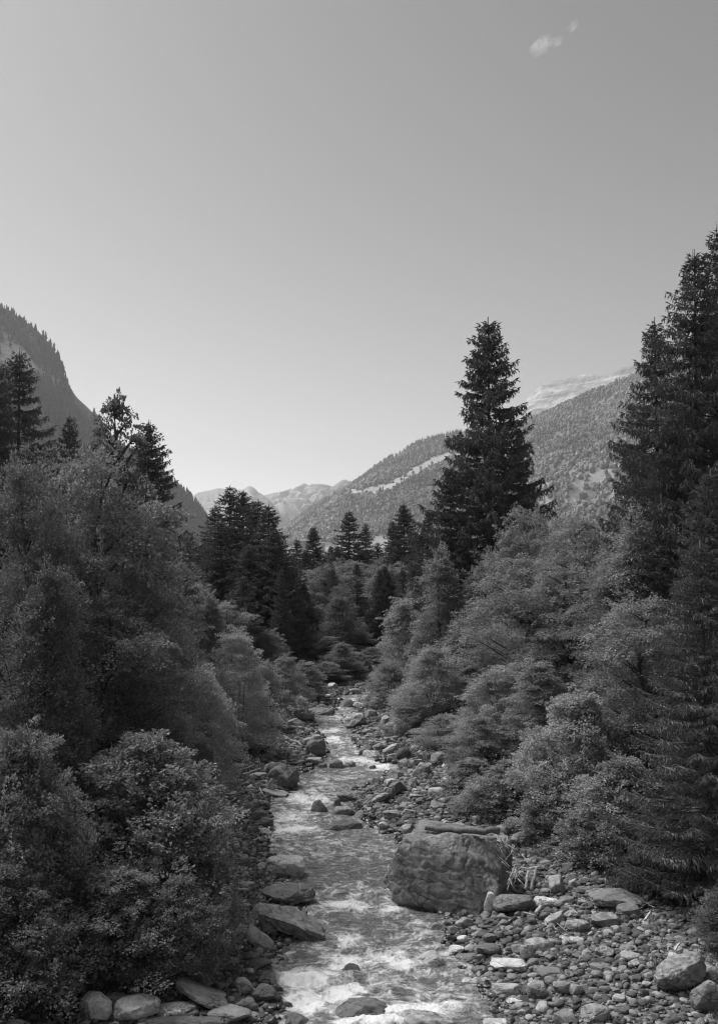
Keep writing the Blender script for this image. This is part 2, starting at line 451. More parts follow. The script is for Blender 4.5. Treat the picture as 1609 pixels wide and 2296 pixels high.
foam = np.clip(foam + .22 * fbm(np.stack([WX.ravel() * 1.6, WY.ravel() * .55, WX.ravel() * 0], 1), 11, 4).reshape(WX.shape), 0, 1)
wav = .08 * fbm(np.stack([WX.ravel() * 1.1, WY.ravel() * 2.2, np.zeros(WX.size)], 1), 21, 5, .6).reshape(WX.shape)
wav += foam * .13 * fbm(np.stack([WX.ravel() * 2.0, WY.ravel() * 2.4, np.ones(WX.size)], 1), 31, 5, .62).reshape(WX.shape)
WZ = wl(WY) + .03 + wav
wat = link('water', mesh_np('water', np.stack([WX, WY, WZ], -1).reshape(-1, 3), grid_faces(*WX.shape)[:, ::-1], True, {'foam': foam.ravel()}), M['water'])
tag(wat, kind='structure')

# ------------------------------------------------------------------ mountains
def slope_mesh(name, pts, run, gdir, basez, mat, nu, nv, gully, bare_fn=None, back=.6, world_pts=None, seed=1, prof=.9, gsc=.006, ridge_j=3.0, steep=2.3, ridged=0.0):
    R = np.array([at(x, y, D) for x, y, D in pts]) if pts else np.zeros((0, 3))
    if world_pts is not None: R = np.vstack([world_pts, R])
    d = np.concatenate([[0], np.cumsum(np.linalg.norm(np.diff(R, axis=0), axis=1))])
    u = np.linspace(0, d[-1], nu)
    R = np.stack([np.interp(u, d, R[:, i]) for i in range(3)], 1)
    R[:, 2] += ridge_j * fbm(np.stack([u * .02, u * 0, u * 0], 1), seed, 4)
    g = np.asarray(gdir(R), float); g = norm(g)
    vb = -np.linspace(1, 0, max(6, nv // 6))[:-1] * back
    v = np.concatenate([vb, np.linspace(0, 1, nv)])
    P = R[:, None, :] + 0.0
    P = np.repeat(P, len(v), 1)
    hl = np.maximum(R[:, 2] - wl(np.maximum(R[:, 1], 0)), 20.0); runl = np.minimum(run, hl * steep)[:, None]
    P[..., 0] += g[:, None, 0] * runl * v[None]; P[..., 1] += g[:, None, 1] * runl * v[None]
    sv = np.abs(v) ** prof
    bz = basez if basez is not None else 0
    base = wl(np.maximum(P[..., 1], 0)) - 15 if basez is None else np.full(P.shape[:2], float(bz))
    P[..., 2] = R[:, None, 2] * (1 - sv) + base * sv
    n = fbm(P.reshape(-1, 3) * gsc * np.array([1, 1, .35]), seed + 3, 6, .55).reshape(P.shape[:2])
    rg_ = (1 - 2 * np.abs(fbm(P.reshape(-1, 3) * gsc * 1.6, seed + 13, 6, .58))).reshape(P.shape[:2]); n = n * (1 - ridged) + (rg_ - .5) * ridged
    amp = gully * np.clip(hl / 450, .05, 1)[:, None] * np.clip(np.abs(v) * 2.5, 0, 1) * np.clip((1.15 - np.abs(v)) * 3, 0, 1)
    P[..., 2] += amp * (n - .1)
    n2 = fbm(P.reshape(-1, 3) * gsc * 2.7, seed + 9, 4, .55).reshape(P.shape[:2])
    P[..., 0] += amp * .5 * n2 * np.clip(v * 3, 0, 1); P[..., 1] += amp * .5 * n * np.clip(v * 3, 0, 1)
    bare = np.zeros(P.shape[:2]) if bare_fn is None else bare_fn(P, v)
    me = mesh_np(name, P.reshape(-1, 3), grid_faces(*P.shape[:2]), True, {'bare': bare.ravel()})
    o = link(name, me, mat); tag(o, kind='structure')
    return P, bare, v
def in_poly(px, py, poly):
    c = np.zeros(px.shape, bool); n = len(poly)
    for i in range(n):
        x0, y0 = poly[i]; x1, y1 = poly[(i + 1) % n]
        if y0 == y1: continue
        c ^= ((py < y0) != (py < y1)) & (px < (x1 - x0) * (py - y0) / (y1 - y0) + x0)
    return c

# left mountain: wooded shoulder, its wall runs on down the left side of the valley
lp = [(-2, 688, 2000), (25, 698, 2000), (55, 720, 2010), (82, 737, 2020), (105, 762, 2030), (120, 780, 2040), (132, 805, 2050), (142, 835, 2060), (150, 855, 2060), (170, 888, 2080),
      (200, 918, 2100), (220, 940, 2110), (240, 972, 2130), (280, 1005, 2150), (325, 1033, 2180), (380, 1074, 2220), (425, 1114, 2280), (448, 1138, 2300), (461, 1160, 2320), (466, 1180, 2330), (470, 1260, 2340)]
lw = np.array([(-1000, -1400, 460), (-1050, -600, 560), (-1150, 100, 640), (-1250, 700, 700), (-1230, 1300, 760), (-1020, 1750, 780), (-860, 1940, 740)], float)
def bare_left(P, v):
    x, y = proj(P.reshape(-1, 3)); n = fbm(P.reshape(-1, 3) * .012, 40, 4)
    b = in_poly(x, y, [crop(1, *q) for q in [(-80, 250), (40, 270), (100, 320), (150, 390), (260, 450), (300, 500), (240, 490), (150, 420), (60, 395), (-80, 400)]])
    b2 = n > .38
    return np.clip(b * (.6 + n) + b2 * .35, 0, 1).reshape(P.shape[:2])
PL, BL, VL = slope_mesh('left_mountain', lp, 640, lambda R: np.stack([np.clip(.9 - R[:, 1] / 3200, .15, 1), -np.clip(R[:, 1] / 2200, 0, 1), R[:, 0] * 0], 1), None, M['hill_left'], 420, 70, 55, bare_left, world_pts=lw, seed=51, prof=.85, gsc=.009)

meadow = [crop(2, *q) for q in [(-60, 1290), (0, 1298), (110, 1275), (190, 1235), (250, 1200), (330, 1155), (440, 1110), (700, 1010), (700, 1040), (440, 1150), (330, 1200), (230, 1240), (150, 1290), (60, 1322), (0, 1315), (-60, 1310)]]
glade = [crop(2, *q) for q in [(800, 1240), (900, 1190), (1050, 1200), (1160, 1150), (1160, 1330), (1000, 1330), (850, 1400), (800, 1380)]]
rp = [(545, 1262, 3900), (600, 1215, 3800), (640, 1186, 3750), (700, 1140, 3600), (745, 1116, 3500), (790, 1089, 3400), (840, 1053, 3300), (880, 1030, 3200), (940, 998, 3100), (1020, 978, 3000), (1100, 963, 2950),
      (1177, 949, 2900), (1234, 924, 2850), (1304, 891, 2800), (1344, 876, 2800), (1404, 856, 2750), (1500, 810, 2700), (1609, 760, 2650), (1800, 690, 2600), (2100, 600, 2400)]
def bare_right(P, v):
    q = P.reshape(-1, 3); x, y = proj(q); n = fbm(q * .01, 60, 4); w = fbm(q * .03, 61, 3) * 9
    b = in_poly(x + w, y + w * .6, meadow) * 1.0
    b = np.maximum(b, in_poly(x + w * 2, y + w * 2, glade) * (n > -.05) * .7)
    b = np.maximum(b, (y > 1188) * (x < 1000) * (n > .25) * .8)
    return b.reshape(P.shape[:2])
PR, BR, VR = slope_mesh('right_hillside', rp, 1500, lambda R: np.stack([-.55 + 0 * R[:, 0], -.85 + 0 * R[:, 0], 0 * R[:, 0]], 1), None, M['hill_right'], 300, 200, 60, bare_right, seed=71, prof=.95, gsc=.0035)

def bare_peak(P, v):
    n = fbm(P.reshape(-1, 3) * .006 * np.array([1, 1, 3]), 80, 5).reshape(P.shape[:2])
    return np.clip(.85 + n * 1.5, 0, 1)
kp = [(1060, 985, 5200), (1110, 950, 5100), (1167, 913, 5000), (1184, 891, 4950), (1219, 863, 4900), (1260, 850, 4850), (1304, 841, 4800), (1340, 838, 4750), (1369, 836, 4700), (1424, 818, 4650), (1500, 790, 4600), (1609, 750, 4500), (1800, 700, 4400)]
slope_mesh('bare_peak', kp, 1500, lambda R: np.stack([-.6 + 0 * R[:, 0], -.8 + 0 * R[:, 0], 0 * R[:, 0]], 1), 150, M['peak'], 300, 120, 90, bare_peak, seed=91, prof=.8, gsc=.004, ridge_j=14, ridged=.7)

def bare_far(P, v):
    n = fbm(P.reshape(-1, 3) * .0016, 85, 4).reshape(P.shape[:2]); return np.clip(.55 + n * 1.8, 0, 1)
fb = [(560, 1125), (587, 1113), (615, 1105), (664, 1095), (682, 1086), (699, 1083), (727, 1087), (748, 1086), (765, 1077), (776, 1079), (793, 1083), (840, 1090), (960, 1100), (1200, 1080)]
slope_mesh('far_ridge', [(x, y, 7000) for x, y in fb], 2000, lambda R: np.stack([-.75 + 0 * R[:, 0], -.66 + 0 * R[:, 0], 0 * R[:, 0]], 1), 200, M['far'], 220, 90, 260, bare_far, seed=101, prof=.85, gsc=.0034, ridge_j=22, ridged=.9)
fa_ = [(300, 1150), (380, 1125), (438, 1108), (465, 1101), (490, 1096), (511, 1097), (546, 1098), (554, 1093), (561, 1092), (570, 1094), (582, 1107), (594, 1113), (615, 1133), (643, 1171), (680, 1200), (740, 1240)]
slope_mesh('far_shoulder', [(x, y, 5800) for x, y in fa_], 1300, lambda R: np.stack([.1 + 0 * R[:, 0], -1 + 0 * R[:, 0], 0 * R[:, 0]], 1), 200, M['far'], 220, 80, 120, bare_far, seed=111, prof=.85, gsc=.0038, ridge_j=12, ridged=.9)

# far woods: thousands of small crowns on the slopes, one object for each wood
def far_conifer(n, rng):
    k = 6; rings = [(1.0, 0.0), (.62, .26), (.17, .05), ]
    lev = [(.12, 1.0), (.42, .72), (.40, .95 * .62), (.72, .36), (.70, .5), (1.0, .0)]
    th = np.arange(k) * 2 * math.pi / k
    V = []
    for z, r in lev:
        V.append(np.stack([np.cos(th) * r, np.sin(th) * r, np.full(k, z)], 1))
    V = np.concatenate(V); idx = np.arange(len(V)).reshape(-1, k)
    f = np.stack([idx[:-1], np.roll(idx, -1, 1)[:-1], np.roll(idx, -1, 1)[1:], idx[1:]], -1).reshape(-1, 4)
    return V, f
def far_wood(name, P, bare, v, count, hh, frac_broad, mat, seed, label, vmax=1.0, xr=(-150, 1800), thin=1.0):
    rng = np.random.default_rng(seed); nu, nv = P.shape[:2]
    n = count * 4
    a = rng.uniform(0, nu - 1.001, n); v0 = np.searchsorted(v, 0.0)
    b = rng.uniform(v0, v0 + (nv - 1 - v0) * vmax, n) - .0
    # one crown line right on the crest
    m = count // 14; b[:m] = v0 + rng.uniform(0, 1.2, m)
    ia, ib = a.astype(int), np.minimum(b.astype(int), nv - 2); fa2, fb2 = (a - ia)[:, None], (b - ib)[:, None]
    Q = (P[ia, ib] * (1 - fa2) + P[ia + 1, ib] * fa2) * (1 - fb2) + (P[ia, ib + 1] * (1 - fa2) + P[ia + 1, ib + 1] * fa2) * fb2
    br = bare[ia, ib]
    x, y = proj(Q)
    clump = fbm(Q * .012, seed + 5, 3)
    keep = (x > xr[0]) & (x < xr[1]) & (y < 1330) & (rng.uniform(0, 1, n) > np.clip(br, 0, .97)) & (clump > -.55 * thin)
    Q = Q[keep][:count]; clump = fbm(Q * .006, seed + 8, 3); n = len(Q)
    xx, yy_ = proj(Q)
    broad = (clump + frac_broad(xx, yy_)) > rng.uniform(-.3, .3, n)
    Vc, Fc = far_conifer(8, rng); Vb, Fb = ico(1)
    h = hh * rng.uniform(.5, 1.25, n)
    out_v, out_f, off = [], [], 0
    for sel, V0, F0, wr in ((~broad, Vc, Fc, .2), (broad, Vb * np.array([1, 1, .5]) + np.array([0, 0, .45]), Fb, .34)):
        q = Q[sel]; hs = h[sel] * (1.0 if sel is not broad else .7); ns = len(q)
        if ns == 0: continue
        ang = rng.uniform(0, 6.28, ns); c, s_ = np.cos(ang), np.sin(ang)
        V = np.repeat(V0[None], ns, 0) * (1 + .22 * rng.uniform(-1, 1, (ns, len(V0), 1)))
        w = hs * wr * rng.uniform(.8, 1.3, ns)
        X = (V[..., 0] * c[:, None] - V[..., 1] * s_[:, None]) * w[:, None]; Y = (V[..., 0] * s_[:, None] + V[..., 1] * c[:, None]) * w[:, None]
        Z = V[..., 2] * hs[:, None] - 1
        vv = np.stack([X, Y, Z], -1) + q[:, None]
        F4 = F0 if F0.shape[1] == 4 else np.concatenate([F0, F0[:, 2:]], 1)
        ff = F4[None] + (np.arange(ns) * len(V0))[:, None, None] + off
        out_v.append(vv.reshape(-1, 3)); out_f.append(ff.reshape(-1, 4)); off += ns * len(V0)
    v_ = np.vstack(out_v); f_ = np.vstack(out_f)
    # triangles and quads as triangles
    tri = np.vstack([f_[:, :3], f_[f_[:, 2] != f_[:, 3]][:, [0, 2, 3]]])
    o = link(name, mesh_np(name, v_, tri, False), mat)
    tag(o, label, 'wood', kind='stuff')
def far_leaf(name, base):
    t = NT(name); g_ = t.n('ShaderNodeNewGeometry')
    v = t.math('MULTIPLY', t.mapr(g_.outputs['Random Per Island'], 0, 1, .72, 1.28), t.mapr(t.noise(g_.outputs['Position'], .004, 4), .35, .65, .62, 1.4))
    v = t.math('MULTIPLY', v, base)
    return t.finish(t.n('ShaderNodeBsdfPrincipled', Base__Color=t.grey(v), Roughness=.9).outputs[0])
M['wood_l'] = far_leaf('far_wood_dark', .045); M['wood_r'] = far_leaf('far_wood_pale', .20)
far_wood('mountain_forest', PL, BL, VL, 15000, 15, lambda x, y: -.6 + 0 * x, M['wood_l'], 7, 'dark wood covering the steep left mountain', .9)
far_wood('hillside_forest', PR, BR, VR, 30000, 18, lambda x, y: np.where(y > 900 + (1250 - x) * .35, .25, -.7), M['wood_r'], 8, 'mixed wood covering the long hillside right of the valley', .9)

# ------------------------------------------------------------------ rocks
def rock_verts(seed, style, sub):
    rng = np.random.default_rng(seed); V, Fc = ico(sub); V = V.copy()
    p = {'r': 2.1, 'b': 4.5, 's': 4.0, 'a': 3.0, 'p': 2.6, 'l': 3.6, 'g': 7.0}[style]
    k = (np.abs(V) ** p).sum(1) ** (1 / p); V = V / k[:, None]
    if style == 'p': V[:, :2] *= (1.05 - .55 * (V[:, 2:3] + 1) / 2)
    ncut = {'r': 8, 'b': 7, 's': 7, 'a': 13, 'p': 9, 'l': 9, 'g': 3}[style]
    for _ in range(ncut):
        n = norm(rng.normal(size=3)); n[2] = n[2] if style != 's' else n[2] * .4; n = norm(n)
        d = (V @ n).max() * rng.uniform(.62, .9)
        e = V @ n - d; m = e > 0; V[m] -= n * (e[m] * rng.uniform(.88, 1))[:, None]
    dsp = fbm(V * 1.5 + seed, seed, 4, .5); V += norm(V) * (dsp * {'r': .11, 'g': .05}.get(style, .13))[:, None]
    rid = 1 - np.abs(fbm(V * 2.6 + seed * 2, seed + 5, 4)); V -= norm(V) * (np.clip(rid - .88, 0, 1) * .55)[:, None]
    if style == 'l':
        ax = norm(np.array([.3, .1, 1.0]) + rng.normal(size=3) * .2); q = V @ ax
        st = (np.floor(q * 5) / 5 - q) * .5; V += norm(V) * (st * .5)[:, None]
    if sub >= 4: V += norm(V) * (fbm(V * 7, seed + 9, 4, .6) * .028)[:, None]
    lo, hi = V.min(0), V.max(0); V = (V - (lo + hi) / 2) / (hi - lo)          # unit box
    return V, Fc
NAMED_BOX = []
def place_rock(x0, y0, x1, y1, style, tone, matk, label, seed, roll=0.0, depth=None, Y=None, name='boulder', deep=.8, sink=.13, yaw=None):
    cx = (x0 + x1) / 2; h_d = y1 - y0; w_d = x1 - x0
    G = ground_hit(cx, y1 - .12 * h_d) if Y is None else at(cx, y1 - .12 * h_d, Y)
    D = G[1]; W = w_d * KX * D / F; Hm = h_d * KY * D / F
    a = math.atan2(EYE[2] - G[2], D)
    dp = min(W * deep, Hm / max(math.sin(a), .05) * .62) if depth is None else depth
    H = max((Hm - dp * math.sin(a)) / math.cos(a), .28 * min(W, dp))
    wet_ = .4 if XL(D) + .1 < G[0] < XR(D) - .1 else 0.0
    sink = (sink * H + wet_) / ((1 + sink) * H + wet_); H = H / (1 - sink)
    rng = np.random.default_rng(seed)
    sub = 5 if W * F / D > 60 else (4 if W * F / D > 14 else 3)
    V, Fc = rock_verts(seed, style, sub)
    if roll:
        # long slab leaning in the picture plane: sized so its box still fits the measured one
        r = math.radians(roll); L = math.hypot(W, H) * .98; T = min(W, H) * .62
        V = V * np.array([L, dp, T]); c, s_ = math.cos(r), math.sin(r)
        V = np.stack([V[:, 0] * c - V[:, 2] * s_, V[:, 1], V[:, 0] * s_ + V[:, 2] * c], 1)
        V = V / (V.max(0) - V.min(0)) * np.array([W, dp, H])
    else:
        V = V * np.array([W, dp, H])
    V[:, 0] += V[:, 1] * rng.uniform(-.2, .2)
    me = mesh_np(name, V, Fc, True)
    me.materials.append(M['rock_' + matk])
    o = link(name, me)
    z = G[2] + H * (.5 - sink)
    o.location = (G[0], D + dp * .32, z)
    o.color = (tone, tone, tone, 1)
    tag(o, label, 'rock' if name != 'boulder' else 'boulder')
    NAMED_BOX.append((G[0], D + dp * .3, W / 2, dp / 2))
    return o
# crop, x0, y0, x1, y1, style, tone, material, roll, label
ROCKS = """
6 478 822 707 1012 r .55 v 0|big dark rounded boulder with thin pale veins at the left edge, root stump against it
6 755 645 900 772 b .55 l 0|dark cracked blocky boulder standing on the left gravel bar beside the stream
6 755 772 886 836 s 1.35 n 0|pale flat slab just below the dark cracked block on the left bar
6 838 806 912 852 r .6 n 0|small dark stone right of the pale flat slab at the gravel tip
6 905 778 1030 855 a .7 n 0|low dark heap of rock where the left bar ends in the stream
6 1012 793 1112 846 s 1.2 t 0|pale wet striped stone washed by the stream beyond the gravel tip
6 1198 820 1262 856 r .4 n 0|small black wet stone alone in the rapids on the right side of the stream
6 978 1008 1168 1092 s .62 t 0|wide dark flat-topped boulder on the middle gravel spit
6 783 1072 925 1176 p .5 n 0|dark pointed boulder standing in the water at the tip of the middle spit
6 938 1060 1014 1134 a .55 n 0|dark angular stone between the pointed boulder and the wide flat-topped one
6 928 1206 1170 1312 r .42 n 0|low black domed boulder at the foot of the middle rapids
6 1222 1012 1352 1112 a 1.05 t 28|tilted boulder with light and dark stripes on the middle gravel spit
6 952 1116 1092 1188 s .8 v 0|low grey stone crossed by a white vein at the near side of the middle spit
6 1086 1148 1182 1216 r 1.0 v 0|small rounded stone with white veins at the near edge of the middle spit
6 428 986 622 1062 s 1.15 n -10|pale wedge-shaped slab in front of the big dark veined boulder
6 186 1066 372 1222 a .75 t 0|large grey faceted boulder half under the left bank leaves below the wedge slab
6 368 1156 472 1242 b .55 n 0|dark squarish boulder at the left water edge beside the white rapids
6 414 1200 522 1288 a .5 v 0|dark wet boulder at the left edge where the white rapids end
6 350 1084 420 1150 r .9 n 0|grey stone above the dark squarish boulder on the left edge
6 420 1080 496 1136 r .6 n 0|dark round stone at the water line left of the white rapids
6 372 878 482 936 s 1.0 n 0|light flat stone touching the left side of the big veined boulder
6 224 675 326 738 r 1.35 n 0|pale smooth oval boulder near the bushes on the left bar
6 232 638 332 694 r .7 n 0|dark boulder right behind the pale oval one on the left bar
6 308 528 412 616 r .85 n 0|large rounded boulder at the foot of the bushes, far part of the left bar
6 458 428 518 508 p .75 n 0|tall upright boulder leaning out of the bushes at the far left bar
6 218 812 342 872 s .6 n 0|dark flat boulder at the bush edge left of the big veined boulder
6 234 868 302 924 r .4 n 0|black round stone under the leaves left of the big veined boulder
6 1132 678 1242 772 r .55 n 0|dark round boulder leaning on the right bank beside the striped light one
6 1156 716 1292 786 a 1.45 t 0|light boulder with dark stripes at the right water edge
6 1304 672 1428 756 s 1.3 n 16|pale smooth slab boulder on the right bank beneath the alders
6 1250 668 1316 728 r .9 n 0|grey rounded boulder between the dark round one and the pale slab on the right bank
6 1336 742 1426 812 a .75 t 0|grey layered boulder below the pale slab on the right bank
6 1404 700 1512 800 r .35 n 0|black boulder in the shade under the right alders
6 1018 455 1185 578 a 1.05 v 0|broad pale wet outcrop reaching into the far stream from under the right alder
6 1018 354 1104 422 r .55 n 0|dark domed boulder in the far stream
6 1092 374 1172 426 r 1.15 v 0|light boulder just right of the dark domed one in the far stream
6 790 604 870 648 r 1.35 n 0|light rounded stone behind the dark cracked block
6 618 538 704 592 a .9 n 0|mid grey boulder on the far left bar below the row of dark rocks
6 778 528 818 566 b .6 n 0|small dark cube of rock at the far left water edge
6 788 408 962 478 l .6 n 0|long ragged dark ledge of rock at the far left water edge
6 980 452 1028 478 s .7 n 0|small flat stone in the far stream right of the ragged ledge
6 1062 278 1148 322 s 1.1 n 0|pale flat stone where the stream goes out of sight
6 846 340 896 382 r .9 n 0|rounded grey stone beside the farthest left bushes
6 936 342 990 380 r .8 n 0|small stone at the water left of the dark domed boulder in the far stream
6 1306 1150 1442 1232 s .8 n 0|grey flat stone at the still water behind the black domed boulder
6 1436 1136 1552 1212 r 1.15 n 0|light rounded boulder on the right gravel beyond the giant boulder
6 1500 1028 1602 1076 s 1.25 n 0|pale low slab on the right gravel by the bushes
6 1324 998 1392 1092 p .5 n 0|dark upright stone behind the tilted striped boulder
6 1274 1228 1352 1292 r 1.3 q 0|light mottled stone at the near gravel edge right of the black domed boulder
6 1190 1240 1256 1290 r .6 n 0|dark stone touching the right side of the black domed boulder
6 650 560 712 594 r .7 n 0|small dark stone on the far left bar right of the mid grey boulder
6 1060 970 1120 1010 r .95 n 0|grey stone at the top of the middle spit
6 1180 1036 1240 1082 r .75 v 0|veined stone between the wide flat-topped boulder and the tilted striped one
6 300 1050 362 1100 r .8 n 0|rounded stone above the large faceted boulder on the left bank
7 378 176 612 328 s 1.5 n 0|big pale flat-topped slab at the left water edge opposite the giant boulder
7 340 322 668 484 r .5 v 0|long dark cracked boulder below the pale flat-topped slab
7 300 432 728 692 l .68 t -33|long streaked slab leaning down into the stream from the left bank
7 298 528 456 652 r .85 v 0|rounded boulder netted with thin white veins beside the long leaning slab
7 228 586 424 752 r 1.15 n -28|smooth pale bent boulder below the veined one
7 1238 720 1452 838 r 1.3 w 0|pale round boulder with a dark wet foot in the water below the giant boulder
7 800 798 958 888 p .4 v 0|small black rock with white veins in midstream
7 762 1006 1106 1152 r .5 n 0|big dark wet boulder in the foam at the bottom of the picture
7 1342 570 1434 624 a 1.0 n 0|small pale stone in the shallows at the foot of the giant boulder
7 190 892 310 1008 r .95 q 0|round boulder netted with thick white bands on the lower left edge
7 298 932 448 1052 r .4 n 0|dark round boulder right of the white-banded one
7 115 775 218 872 a .75 n 0|dark grey block on the lower left edge under the bent boulder
7 238 732 354 788 r .8 n 0|low oval stone just below the bent pale boulder
7 252 778 416 852 r .4 n 0|black wet mossy rock at the left water line
7 -160 895 152 1120 a .55 l -32|large dark wedge of rock leaning out of the leaves, bottom left
7 36 1058 292 1180 a .8 n 0|broad grey rock face at the bottom left of the stream
7 200 1006 338 1112 p .55 n 0|dark folded rock between the white-banded boulder and the bottom edge
7 436 1088 646 1190 r .42 n 0|dark wet rock cut by the bottom edge left of midstream
7 1165 1080 1505 1200 s .95 t 0|broad flat pale rock washed by water at the bottom edge
7 112 648 234 732 a .75 n 0|grey angular stone left of the bent pale boulder
7 168 652 240 712 r .6 n 0|small dark stone tucked behind the bent pale boulder
7 225 700 282 748 r .55 n 0|dark red-grey stone under the left end of the bent boulder
7 210 330 326 400 r .95 n 0|grey rounded boulder above the short log on the left bank
7 322 402 392 440 a 1.6 q 0|small white angular stone above the leaning streaked slab
7 232 458 308 530 r .8 n 0|round-edged stone at the upper end of the leaning slab
7 330 220 392 264 r .8 n 0|rounded stone left of the big pale flat slab
7 470 318 528 346 a 1.1 n 0|small pale stone between the flat slab and the dark cracked boulder
5 445 1283 642 1470 a 1.6 n 0|large pale smooth boulder at the bottom left, leftmost of the pale pair
5 604 1268 742 1352 a 1.35 n 0|pale boulder peeping from behind the two large ones at the bottom left
5 636 1288 912 1470 a 1.55 n 0|largest pale boulder at the bottom left with a pointed right shoulder
5 902 1334 1152 1420 s 1.5 v 0|pale low cracked boulder with dark streaks right of the largest pale one
5 356 1326 428 1424 a 1.0 n -40|narrow pale stone left of the bottom pale boulders
5 700 1404 1300 1500 l .45 n 0|rough dark ledge along the bottom edge in front of the pale boulders
5 180 418 468 835 r .72 q 0|very large lichen-spotted boulder behind the leaves at the left
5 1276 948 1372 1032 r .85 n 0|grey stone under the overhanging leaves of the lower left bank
5 1440 1136 1482 1176 r 1.8 q 0|small bright stone beside the black mossy rock
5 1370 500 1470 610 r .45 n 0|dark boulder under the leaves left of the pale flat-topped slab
5 1380 345 1432 400 r .5 n 0|dark pointed stone above the pale flat-topped slab
8 288 534 542 686 a .62 n 0|large dark faceted boulder at the foot of the giant boulder, white stones on both sides
8 238 552 312 678 a 1.9 q 0|white quartz stone left of the large dark faceted boulder
8 538 556 692 648 a 1.8 q 0|white mottled boulder right of the large dark faceted one
8 398 178 565 292 p .55 n 0|dark boulder among the leaves behind the driftwood jam
8 884 512 1192 665 a .62 n 0|broad dark boulder under the right-hand bushes
8 1030 608 1152 702 b .55 n 0|dark block in front of the broad boulder under the bushes
8 868 664 1038 768 l .75 t 0|layered grey boulder in front of the broad one under the bushes
8 728 700 868 792 r 1.1 t 0|light wedge-shaped boulder left of the layered one on the right gravel
8 74 684 182 772 r .95 t 0|rounded boulder at the near foot of the giant boulder
8 28 738 104 798 r .8 n 0|grey stone half in the shallows by the giant boulder
8 684 564 778 622 a .8 n 0|grey stone right of the white mottled boulder
8 600 658 718 752 s 1.15 n 20|pale leaning stone among the twigs on the right gravel
8 712 648 806 708 r .95 n 0|round stone above the pale leaning one
8 488 802 652 912 r 1.1 t 0|smooth rounded pale boulder in the middle of the right gravel
8 402 842 504 918 r .75 n 0|darker rounded stone left of the smooth pale boulder
8 455 850 548 952 r .95 q 0|light stone with white patches under the smooth pale boulder
8 202 846 348 938 a .5 n 0|dark angular boulder on the right gravel near the water
8 102 888 238 962 p .55 n 0|dark triangular stone left of the dark angular boulder
8 38 848 128 914 a 1.9 q 0|white speckled stone at the right water edge
8 288 932 498 1014 s 1.55 q 0|long flat white-streaked stone on the right gravel
8 302 1072 458 1172 s 1.25 n 0|pale flat angular boulder near the bottom, right side of the stream
8 498 1068 628 1198 a .85 v 0|two-toned boulder with a white end right of the pale flat angular one
8 648 1052 772 1152 r .9 n 0|grey rounded boulder in the lower right gravel
8 738 1078 824 1152 r .8 v 0|streaked rounded stone touching the lower right grey boulder
8 562 978 718 1058 a .55 n 0|dark split boulder above the two-toned one
8 898 852 1014 938 r 1.05 n 0|light rounded boulder at the right side of the gravel
8 1044 884 1164 958 a 1.15 n 0|pale pointed stone on the right gravel
8 1092 934 1168 992 r 1.7 n 0|bright smooth stone just below the pale pointed one
8 1042 848 1142 898 s .8 n 0|grey flat stone behind the pale pointed one
8 1262 886 1565 1176 l .8 t 22|very large layered boulder at the lower right
8 1545 982 1680 1140 r .7 n 0|big grey boulder at the right edge beside the very large layered one
8 1478 1070 1640 1275 a .65 n 0|tall dark rock at the lower right corner
8 1538 805 1640 905 r .6 n 0|dark rounded boulder at the right edge among plants
8 1440 735 1560 815 a .7 n 0|dark angular rock among the plants at the right edge
8 818 1198 988 1330 r .95 n 0|grey rounded boulder at the bottom edge of the right gravel
8 236 1272 408 1340 s 1.3 v 0|pale slab with a thin vein at the bottom edge right of the stream
8 168 978 244 1042 a .6 n 0|small dark block at the right water line
8 704 792 828 852 s 1.1 v 0|light flat stone with dark bands right of the smooth pale boulder
8 374 1154 468 1206 a 1.7 q 0|small white-topped stone below the pale flat angular boulder
8 868 958 992 1012 s .7 n 0|low dark slab half in the gravel on the right
8 492 928 584 988 a .6 n 0|dark stone right of the long white-streaked one
8 232 782 314 842 a .55 n 0|dark angular stone above the dark boulder near the water
8 84 794 162 842 r 1.7 q 0|white and grey round stone by the right shallows
8 126 840 218 896 r 1.2 n 0|light oval stone above the dark triangular one
8 420 700 476 760 r 1.2 n 0|pale upright stone below the large dark faceted boulder
8 1380 842 1440 892 a .8 n 0|small block at the upper end of the very large layered boulder
"""
BIG = None
seed = 1000
for line in ROCKS.strip().splitlines():
    spec, label = line.split('|'); s_ = spec.split(); c = int(s_[0]); x0, y0, x1, y1 = map(float, s_[1:5])
    sty = s_[5]; tone = float(s_[6]); mk = s_[7] if s_[7] != 'l' else 'n'; sty = 'l' if s_[7] == 'l' else sty
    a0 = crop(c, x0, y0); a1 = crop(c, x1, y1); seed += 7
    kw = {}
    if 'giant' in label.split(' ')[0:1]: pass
    place_rock(a0[0], a0[1], a1[0], a1[1], sty, tone, mk, label, seed, roll=float(s_[8]), **kw)
